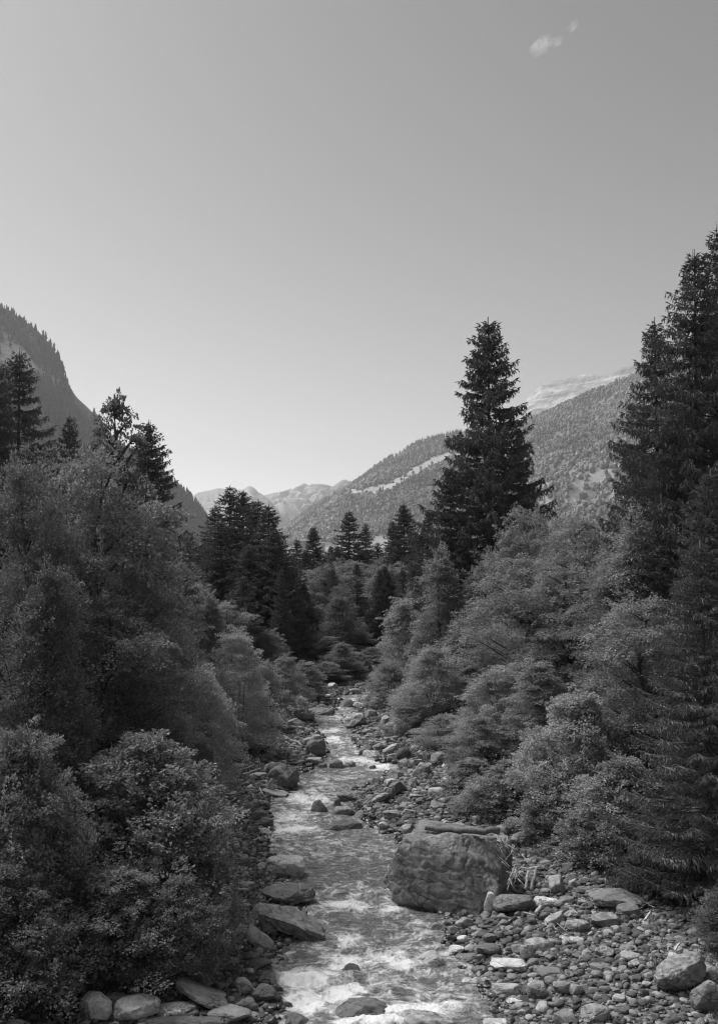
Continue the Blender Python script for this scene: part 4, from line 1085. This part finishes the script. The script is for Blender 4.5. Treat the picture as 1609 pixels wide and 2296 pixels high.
T = [
 # left side, near to far
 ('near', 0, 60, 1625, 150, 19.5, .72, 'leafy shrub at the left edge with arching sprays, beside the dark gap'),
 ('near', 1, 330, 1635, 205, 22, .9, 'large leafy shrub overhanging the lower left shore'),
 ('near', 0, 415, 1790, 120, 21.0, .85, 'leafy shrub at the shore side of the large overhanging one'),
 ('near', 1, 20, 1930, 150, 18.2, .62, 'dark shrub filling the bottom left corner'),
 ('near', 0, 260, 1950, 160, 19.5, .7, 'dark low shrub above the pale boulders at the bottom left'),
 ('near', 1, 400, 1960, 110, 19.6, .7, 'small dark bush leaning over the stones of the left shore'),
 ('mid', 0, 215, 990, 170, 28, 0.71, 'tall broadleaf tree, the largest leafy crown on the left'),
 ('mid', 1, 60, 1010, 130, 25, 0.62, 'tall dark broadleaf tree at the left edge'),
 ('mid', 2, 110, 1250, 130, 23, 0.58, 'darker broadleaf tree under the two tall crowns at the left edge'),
 ('mid', 1, 300, 1120, 130, 31, 0.73, 'broadleaf tree right of the largest leafy crown on the left'),
 ('mid', 0, 240, 1330, 160, 26, 0.67, 'broadleaf tree in front of the largest leafy crown on the left'),
 ('mid', 2, 360, 1210, 100, 36, 0.77, 'broadleaf tree under the leaning spruce on the left'),
 ('slim', 0, 262, 872, 75, 31, .55, 'slender open-crowned tree standing up against the sky on the left'),
 ('sprn', 0, 48, 780, 150, 38, .8, 'tall spruce near the left edge before the cliff'),
 ('sprn', 1, -5, 815, 110, 36, .75, 'spruce cut by the left edge of the picture'),
 ('spr', 1, 157, 925, 95, 46, .8, 'small spruce tip between the tall spruce and the slender open tree'),
 ('spr', 0, 337, 940, 128, 42, .8, 'ragged spruce right of the slender open tree'),
 ('bush', 0, 445, 1480, 95, 33, 1.45, 'pale round bush on the left bank nearest the big veined boulder'),
 ('bush', 1, 400, 1590, 90, 28, 1.25, 'pale bush just below the pale round one on the left bank'),
 ('bush', 2, 455, 1640, 65, 27, .9, 'small bush at the gravel left of the big veined boulder'),
 ('bush', 1, 530, 1405, 95, 41, 1.45, 'broad pale-topped bush behind the left gravel bar'),
 ('bush', 2, 400, 1330, 90, 40, 1.0, 'bush rising behind the pale round one on the left bank'),
 ('bush', 0, 590, 1480, 60, 46, .95, 'bush over the far left gravel bar'),
 ('bush', 1, 640, 1465, 55, 50, .85, 'mid grey bush farther up the left bank'),
 ('bush', 2, 690, 1480, 50, 56, .8, 'darker bush with a pointed head, far up the left bank'),
 ('bush', 0, 735, 1500, 45, 62, .75, 'last bush on the left bank before the stream bends'),
 ('mid', 0, 505, 1345, 58, 58, 0.86, 'pale broadleaf crown in front of the group of tall spruces'),
 ('mid', 1, 425, 1300, 70, 52, 0.73, 'broadleaf tree left of the group of tall spruces'),
 ('mid', 2, 470, 1330, 60, 50, 0.82, 'small pointed broadleaf tree below the group of tall spruces'),
 ('spr', 1, 515, 1087, 86, 78, .8, 'tallest spruce of the left middle group'),
 ('spr', 0, 547, 1098, 84, 80, .75, 'second spruce of the left middle group, close to the tallest'),
 ('spr', 2, 580, 1118, 84, 76, .75, 'third spruce of the left middle group, with a dense top'),
 ('spr', 1, 603, 1130, 98, 74, .8, 'right-hand spruce of the left middle group with a thin leaning top'),
 ('spr', 2, 482, 1132, 74, 82, .75, 'left-hand spruce of the left middle group'),
 ('spr', 0, 560, 1220, 80, 68, .8, 'spruce in front at the foot of the left middle group'),
 ('spr', 2, 497, 1165, 84, 70, .8, 'spruce standing in front of the left-hand one of the left middle group'),
 ('spr', 0, 618, 1185, 84, 68, .78, 'spruce in front of the right-hand one of the left middle group'),
 ('spr', 1, 545, 1290, 70, 60, .85, 'near spruce with pale twigs at the foot of the left middle group'),
 ('spr', 2, 640, 1245, 52, 72, .72, 'dark spruce skirt at the right end of the left middle group'),
 ('spr', 2, 425, 1190, 42, 95, .75, 'small spruce against the foot of the left mountain'),
 ('spr', 1, 455, 1215, 36, 98, .75, 'very small spruce between the mountain foot and the middle group'),
 ('spr', 2, 665, 1208, 38, 112, .7, 'small spruce right of the left middle group'),
 ('spr', 0, 703, 1180, 50, 105, .7, 'slim spruce standing alone in the valley middle'),
 ('spr', 1, 741, 1222, 30, 125, .9, 'small pale spruce right of the slim lone one'),
 ('spr', 0, 684, 1232, 34, 96, .72, 'thin spruce between the small spruce and the slim lone one'),
 ('spr', 1, 728, 1246, 34, 92, .75, 'thin dark spruce below the small pale spruce'),
 ('spr', 0, 756, 1222, 36, 94, .7, 'spruce at the left foot of the dark broad central one'),
 ('spr', 2, 846, 1214, 38, 96, .68, 'spruce between the central pair and the pair left of the great spruce'),
 ('spr', 1, 932, 1196, 42, 88, .7, 'spruce between the taller open one and the great spruce'),
 ('spr', 0, 862, 1268, 40, 80, .75, 'near dark spruce below the pair left of the great spruce'),
 ('spr', 2, 925, 1262, 46, 74, .78, 'near dark spruce at the left foot of the great spruce'),
 ('spr', 1, 800, 1300, 40, 78, .75, 'near spruce standing in the middle of the thicket'),
 ('spr', 0, 680, 1310, 44, 74, .75, 'near spruce at the left side of the thicket'),
 ('spr', 2, 782, 1143, 66, 100, .65, 'dark broad spruce in the centre of the valley'),
 ('spr', 1, 819, 1172, 40, 102, .65, 'spruce touching the right side of the dark broad one in the centre'),
 ('spr', 2, 880, 1165, 46, 104, .65, 'shorter spruce of the pair left of the great spruce'),
 ('spr', 0, 906, 1128, 60, 98, .65, 'taller open spruce of the pair left of the great spruce'),
 ('spr', 1, 958, 1148, 50, 86, .7, 'spruce at the left shoulder of the great spruce'),
 ('mid', 0, 685, 1275, 55, 92, 0.86, 'pale broadleaf tree in the centre of the valley below the slim spruce'),
 ('mid', 1, 785, 1255, 62, 86, 0.79, 'broadleaf tree in front of the dark broad central spruce'),
 ('mid', 2, 850, 1250, 50, 90, 0.65, 'dark broadleaf tree below the pair of spruces'),
 ('bush', 0, 710, 1355, 50, 76, .8, 'round dark tree with a pale top in the valley centre'),
 ('bush', 1, 780, 1370, 50, 74, .7, 'round dark tree beside the pale-topped one in the valley centre'),
 ('bush', 2, 770, 1460, 42, 68, .75, 'bush where the stream bends out of sight'),
 ('bush', 1, 640, 1350, 60, 70, .72, 'dark tree between the spruce group and the valley centre'),
 # right side
 ('spr', 0, 1093, 712, 172, 64, .8, 'great spruce, tallest conical tree right of the centre'),
 ('spr', 2, 1010, 1040, 90, 62, .75, 'lower spruce merged with the left side of the great spruce'),
 ('spr', 1, 1165, 960, 85, 66, .75, 'spruce merged with the right side of the great spruce'),
 ('spr', 1, 985, 1250, 75, 56, .8, 'drooping spruce below the great spruce on its left'),
 ('sprn', 1, 1552, 560, 205, 34, .78, 'tall dense spruce towering at the right edge'),
 ('sprn', 0, 1606, 500, 170, 37, .72, 'tallest spruce, cut by the right edge of the picture'),
 ('sprn', 0, 1466, 712, 150, 40, .72, 'spruce with long level branches left of the towering pair'),
 ('sprn', 1, 1590, 1050, 140, 27, .95, 'drooping near spruce at the right edge above the gravel'),
 ('spr', 2, 1375, 1125, 50, 50, .7, 'small dark spruce tip under the long level branches'),
 ('mid', 0, 1180, 1128, 82, 49, 0.86, 'leafy crown against the right skirt of the great spruce'),
 ('mid', 1, 1290, 1150, 88, 46, 0.93, 'leafy crown under the bright hillside, right of the great spruce'),
 ('mid', 2, 1380, 1175, 90, 42, 0.84, 'leafy crown below the small dark spruce tip'),
 ('mid', 1, 1180, 1240, 130, 42, 0.82, 'wide layered beech below the leafy crowns on the right'),
 ('mid', 0, 1270, 1260, 120, 39, 0.74, 'dark layered beech in the middle of the right bank'),
 ('mid', 2, 1420, 1140, 120, 33, 0.84, 'tall broadleaf tree left of the drooping near spruce'),
 ('mid', 0, 1440, 1330, 130, 30, 0.84, 'broadleaf tree in front of the tall one on the right'),
 ('bush', 2, 905, 1335, 72, 58, 1.1, 'pale pointed alder at the right side of the stream bend'),
 ('bush', 0, 870, 1480, 60, 52, .85, 'alder hanging over the far stream'),
 ('bush', 1, 970, 1445, 88, 46, 1.05, 'pale alder on the right bank above the striped light boulder'),
 ('bush', 2, 1040, 1400, 80, 48, .85, 'alder behind the pale one on the right bank'),
 ('bush', 0, 925, 1570, 62, 45, .95, 'alder bush low over the far right shore'),
 ('bush', 1, 1000, 1600, 72, 40, 1.0, 'leafy bush low on the right bank above the upper gravel'),
 ('near', 0, 1060, 1700, 66, 34, .85, 'small shrub growing at the edge of the upper right gravel'),
 ('bush', 0, 1120, 1490, 92, 38, 1.05, 'pale spiky-topped alder in the middle of the right bank'),
 ('bush', 1, 1070, 1600, 75, 36, .88, 'alder bush over the upper right gravel'),
 ('bush', 2, 1210, 1475, 90, 36, .95, 'alder right of the pale spiky-topped one'),
 ('near', 0, 1290, 1545, 125, 29, 1.15, 'large pale-leaved alder behind the giant boulder'),
 ('near', 1, 1140, 1700, 90, 31, .88, 'dark low shrub between the upper right gravel and the giant boulder'),
 ('near', 0, 1240, 1740, 90, 28.5, .9, 'shrub right above the driftwood jam'),
 ('near', 1, 1400, 1690, 140, 26, .88, 'wide layered shrub over the right gravel'),
 ('sprn', 0, 1575, 1210, 190, 23, .85, 'low-hanging spruce boughs at the right edge, nearest to the gravel'),
 ('near', 1, 1330, 1790, 85, 26.5, .85, 'dense shrub just right of the one above the driftwood jam'),
 ('near', 0, 1455, 1850, 70, 24.5, .6, 'dark shrub below the drooping near spruce'),
 ('near', 1, 1625, 1985, 75, 21, .6, 'low dark shrub at the right edge above the gravel'),
]
for row in T: tree(*row)
for row in [
 ('bush', 0, 600, 1410, 55, 60, .9, 'round bush below the right-hand spruce of the left middle group'),
 ('bush', 2, 700, 1440, 48, 72, .85, 'bush in front of the round dark pale-topped tree'),
 ('bush', 1, 730, 1470, 40, 78, .8, 'small bush above the last bend on the left'),
 ('mid', 1, 630, 1300, 60, 82, 0.69, 'broadleaf tree at the right foot of the left middle group'),
 ('mid', 2, 740, 1300, 50, 96, 0.84, 'narrow pale broadleaf tree below the slim lone spruce'),
 ('bush', 2, 820, 1400, 48, 76, .75, 'dark bush left of the pale pointed alder'),
 ('bush', 0, 800, 1480, 36, 66, .75, 'small bush closing the view where the stream disappears'),
 ('bush', 1, 765, 1440, 46, 64, .8, 'leafy bush on the left just before the stream disappears'),
 ('bush', 2, 735, 1425, 44, 68, .9, 'pointed bush behind the last ones on the left bank'),
 ('bush', 1, 835, 1455, 40, 68, .8, 'bush behind the last bend on the right'),
]: tree(*row)
rng = np.random.default_rng(61)
for i in range(46):
    Y = rng.uniform(68, 125); x = rng.uniform(-16, 12) * Y / 90; zb = float(height(x, Y)); X = proj(np.array([[x, Y, 5.0]]))[0][0]
    hh_ = rng.uniform(4.5, 8.5) * (.8 if X > 660 else 1.1); top = proj(np.array([[x, Y, zb + hh_]]))[1][0]
    if X > 930 or X < 420: continue
    b = rng.uniform() < .5
    tn = rng.uniform(.6, 1.0); ad = ('dark ' if tn < .75 else ('pale ' if tn > .88 else 'mid grey ')) + ('low ' if hh_ < 6 else 'tall '); sd = ' left' if X < 700 else ' right'
    tree('bush' if b else 'spr', int(rng.integers(3)), X, max(top, 1262), hh_ * (.38 if b else .2) / KX / Y * F, Y, tn,
         ad + 'round leafy tree in the thicket filling the valley floor,' + sd if b else ad + 'young spruce in the thicket filling the valley floor,' + sd, group=ad + ('leafy trees' if b else 'young spruces') + ' of the valley thicket' + sd)
# wood standing behind the first row on both banks
rng = np.random.default_rng(31)
FL = {0: 'spruce', 1: 'broadleaf tree'}
cnt = 0
for i in range(1500):
    Y = rng.uniform(22, 170); side = rng.choice((-1, 1)); off = rng.uniform(3.5, 30)
    x = (TL(Y) - off) if side < 0 else (TR(Y) + off)
    X, _ = proj(np.array([[x, Y, 5.0]])); X = X[0]
    if not (-700 < X < 2300): continue
    # stay below the skyline of the first row
    lim = np.interp(X, [-80, 150, 330, 420, 480, 620, 660, 760, 860, 980, 1200, 1340, 1450, 1690], [1000, 1080, 1130, 1220, 1200, 1220, 1265, 1275, 1245, 1200, 1175, 1210, 1050, 900])
    b = rng.uniform() < .5
    top = lim + rng.uniform(10, 110)
    zt = at(X, top, Y)[2]; zb = float(height(x, Y))
    if zt - zb < 4: continue
    zt = min(zt, zb + rng.uniform(14, 24)); top = proj(np.array([[x, Y, zt]]))[1][0]
    hw = (zt - zb) * rng.uniform(.17, .24) / KX / Y * F
    tree('mid' if b else 'spr', int(rng.integers(3)), X, top, hw * (1.25 if b else 1), Y, rng.uniform(.65, .9), FL[int(b)] + ' in the wood behind the first row, ' + ('left' if X < 800 else 'right') + [' bank near the camera', ' bank halfway up', ' bank far up the valley'][int(Y > 60) + int(Y > 105)],
         group=FL[int(b)] + 's in the wood on the ' + ('left' if X < 800 else 'right') + [' near', ' halfway', ' far'][int(Y > 60) + int(Y > 105)])
    cnt += 1
    if cnt >= 230: break

# undergrowth: herbs, grass and low twigs on the banks
rng = np.random.default_rng(44); N = 8000
y = 14 + 105 * rng.uniform(size=N) ** 1.5; side = rng.uniform(size=N) < .55
edge_ = rng.uniform(size=N) ** 1.3 * (7.6 + y * .06) - .85
x = np.where(side, TR(y) + edge_, TL(y) - edge_)
q = np.stack([x, y, height(x, y)], 1); dx, dy = proj(q); k_ = (dx > -60) & (dx < 1680) & (dy < 2400); q = q[k_]; edge_ = edge_[k_]
per = 26; n = len(q) * per; C = np.repeat(q, per, 0); hgt = np.repeat(rng.uniform(.15, .7, len(q)) * np.clip(.45 + edge_ * .5, .4, 1.2), per)
C = C + np.stack([rng.normal(size=n) * .22, rng.normal(size=n) * .22, rng.uniform(0, 1, n) * hgt], 1)
N_ = norm(np.array([0, 0, .9]) + rng.normal(size=(n, 3)) * .5); L = rng.uniform(.06, .13, n)
v, f = leaf_cards(C, N_, rng.normal(size=(n, 3)), L, L * .55, rng)
tag(link('undergrowth', mesh_np('undergrowth', v, f, False), M['herb']), 'low herbs and young leaves covering the banks under the trees', 'undergrowth', kind='stuff')
# grass tufts between the right boulders
n = 34000; y = rng.uniform(16, 30, n); off = rng.uniform(-3.4, 2.5, n); x = TR(y) + off
cl = fbm(xy0(x, y, 1.1), 91, 3); k_ = cl > .02 + np.clip(-off, 0, 4) * .085; x, y = x[k_], y[k_]; n = len(x)
C = np.stack([x, y, height(x, y) - .02], 1); A = norm(np.array([0, 0, 1.]) + rng.normal(size=(n, 3)) * .45); L = rng.uniform(.1, .35, n)
v, f = leaf_cards(C, norm(rng.normal(size=(n, 3))), A, L, L * .06, rng, .1)
tag(link('grass', mesh_np('grass', v, f, False), M['herb']), 'thin grass growing at the edge of the right gravel', 'grass', kind='stuff')

# ------------------------------------------------------------------ two small chalets far up the valley
def chalet(dx, dy, Y, w, label, tone):
    p = at(dx, dy, Y); gz = p[2]
    r = empty('chalet', p); tag(r, label, 'house')
    h = w * .45; d = w * .8
    def box(x0, y0, z0, x1, y1, z1):
        v = np.array([(x, y, z) for z in (z0, z1) for y in (y0, y1) for x in (x0, x1)], float)
        return v, np.array([(0, 1, 3, 2)[::-1], (4, 5, 7, 6), (0, 1, 5, 4), (2, 3, 7, 6)[::-1], (0, 2, 6, 4)[::-1], (1, 3, 7, 5)])
    t_ = NT('chalet_wall'); m1 = t_.finish(t_.n('ShaderNodeBsdfPrincipled', Base__Color=t_.grey(t_.mapr(t_.noise(t_.objpos(), 1.0), 0, 1, .3 * tone, .5 * tone)), Roughness=.9).outputs[0])
    t_ = NT('chalet_roof'); m2 = t_.finish(t_.n('ShaderNodeBsdfPrincipled', Base__Color=t_.grey(t_.mapr(t_.noise(t_.objpos(), 2.0), 0, 1, .12, .2)), Roughness=.8).outputs[0])
    t_ = NT('chalet_window'); m3 = t_.finish(t_.n('ShaderNodeBsdfPrincipled', Base__Color=(.04, .04, .04, 1), Roughness=.2).outputs[0])
    v, f = box(-w / 2, -d / 2, -14, w / 2, d / 2, h); 
    v = np.vstack([v, [(-w / 2, 0, h + w * .2), (w / 2, 0, h + w * .2)]]); f = np.vstack([f, [(4, 6, 8, 8), (7, 5, 9, 9)]])
    link('wall', build_quads('wall', v, f, False), m1, r)
    mb = MB(); e = w * .06
    for s_ in (-1, 1):
        a = np.array([(-w / 2 - e, s_ * (d / 2 + e), h - w * .03), (w / 2 + e, s_ * (d / 2 + e), h - w * .03), (w / 2 + e, 0, h + w * .24), (-w / 2 - e, 0, h + w * .24)])
        b = a + np.array([0, 0, w * .03]); mb.add(np.vstack([a, b]), np.array([(0, 1, 2, 3), (7, 6, 5, 4), (0, 4, 5, 1), (1, 5, 6, 2), (2, 6, 7, 3), (3, 7, 4, 0)]))
    link('roof', build_quads('roof', *mb.get(), False), m2, r)
    for x in (-.3, 0, .3):
        v, f = box(w * x - w * .05, -d / 2 - .12, h * .45, w * x + w * .05, -d / 2 + .02, h * .8); link('window', build_quads('window', v, f, False), m3, r)
chalet(682, 1222, 2300, 20, 'wide chalet roof seen above the trees right of the slim lone spruce', 1.0)
chalet(722, 1224, 2250, 13, 'small chalet on the far valley meadow', 1.3)

# ------------------------------------------------------------------ cloud wisps and haze
def cloud(parts, Y, label, dens):
    mb = MB(); V0, F0 = ico(3); out = []; ff = []; n0 = 0
    cs = []
    for (dx, dy, a, b, rot) in parts:
        c = at(dx, dy, Y); k = Y / F * KX
        V = V0 * np.array([a, (a + b) * .5, b]) * k; r = math.radians(rot); cc, ss = math.cos(r), math.sin(r)
        V = np.stack([V[:, 0] * cc - V[:, 2] * ss, V[:, 1], V[:, 0] * ss + V[:, 2] * cc], 1)
        V += fbm(V * .02 + dx, int(dx), 3)[:, None] * norm(V) * b * k * .4
        out.append(V + c); ff.append(F0 + n0); n0 += len(V); cs.append(c)
    c = np.mean(cs, 0)
    t = NT('cloud_vapour'); p = t.objpos()
    n1 = t.noise(p, .02, 6, .62, 1.2)
    gc = t.n('ShaderNodeVectorMath', _operation='SUBTRACT', i0=t.n('ShaderNodeTexCoord').outputs['Generated'], i1=(.5, .5, .5)).outputs[0]
    ln_ = t.n('ShaderNodeVectorMath', _operation='LENGTH', i0=gc).outputs['Value']
    vol = t.n('ShaderNodeVolumePrincipled'); vol.inputs['Color'].default_value = (1, 1, 1, 1)
    t.t.links.new(t.math('MULTIPLY', t.mapr(n1, .42, .75, 0, dens), t.math('POWER', t.mapr(ln_, .08, .5, 1, 0), 1.5)), vol.inputs['Density'])
    t.t.links.new(vol.outputs[0], t.out.inputs['Volume'])
    m = t.m
    o = link('cloud', mesh_np('cloud', np.vstack(out) - c, np.vstack(ff), True), m); o.location = c
    tag(o, label, 'cloud')
cloud([(1214, 102, 42, 17, 38)], 3500, 'brightest small cloud wisp in the clear upper right sky', .10)
cloud([(1247, 94, 26, 12, 30)], 3520, 'small faint cloud wisp right of the brightest one', .05)
cloud([(1284, 58, 26, 9, 50)], 3550, 'thin slanting cloud streak, topmost on the right', .04)

hz = NT('haze_air'); vol = hz.n('ShaderNodeVolumePrincipled')
vol.inputs['Color'].default_value = (1, 1, 1, 1); vol.inputs['Density'].default_value = 1.0e-4; vol.inputs['Anisotropy'].default_value = 0.3
hz.t.links.new(vol.outputs[0], hz.out.inputs['Volume'])
zmin = float(ZZ.min()) - 1
zmax = max(o.matrix_world.translation.z + max((v[2] for v in o.bound_box)) for o in COL.objects if o.type == 'MESH' and o.parent is None and o.name.split('.')[0] != 'cloud') + 5
print('haze top', zmax, 'tris', sum(len(m.polygons) for m in bpy.data.meshes))
x0, x1, y0, y1 = -9000, 9000, -2600, 8300
v = np.array([(x, y, z) for z in (zmin, zmax) for y in (y0, y1) for x in (x0, x1)], float)
f = np.array([(2, 3, 1, 0), (4, 5, 7, 6), (0, 1, 5, 4), (6, 7, 3, 2), (4, 6, 2, 0), (1, 3, 7, 5)])
tag(link('haze', mesh_np('haze', v, f, False), hz.m), 'thin pale haze filling the valley air', 'haze', kind='stuff')
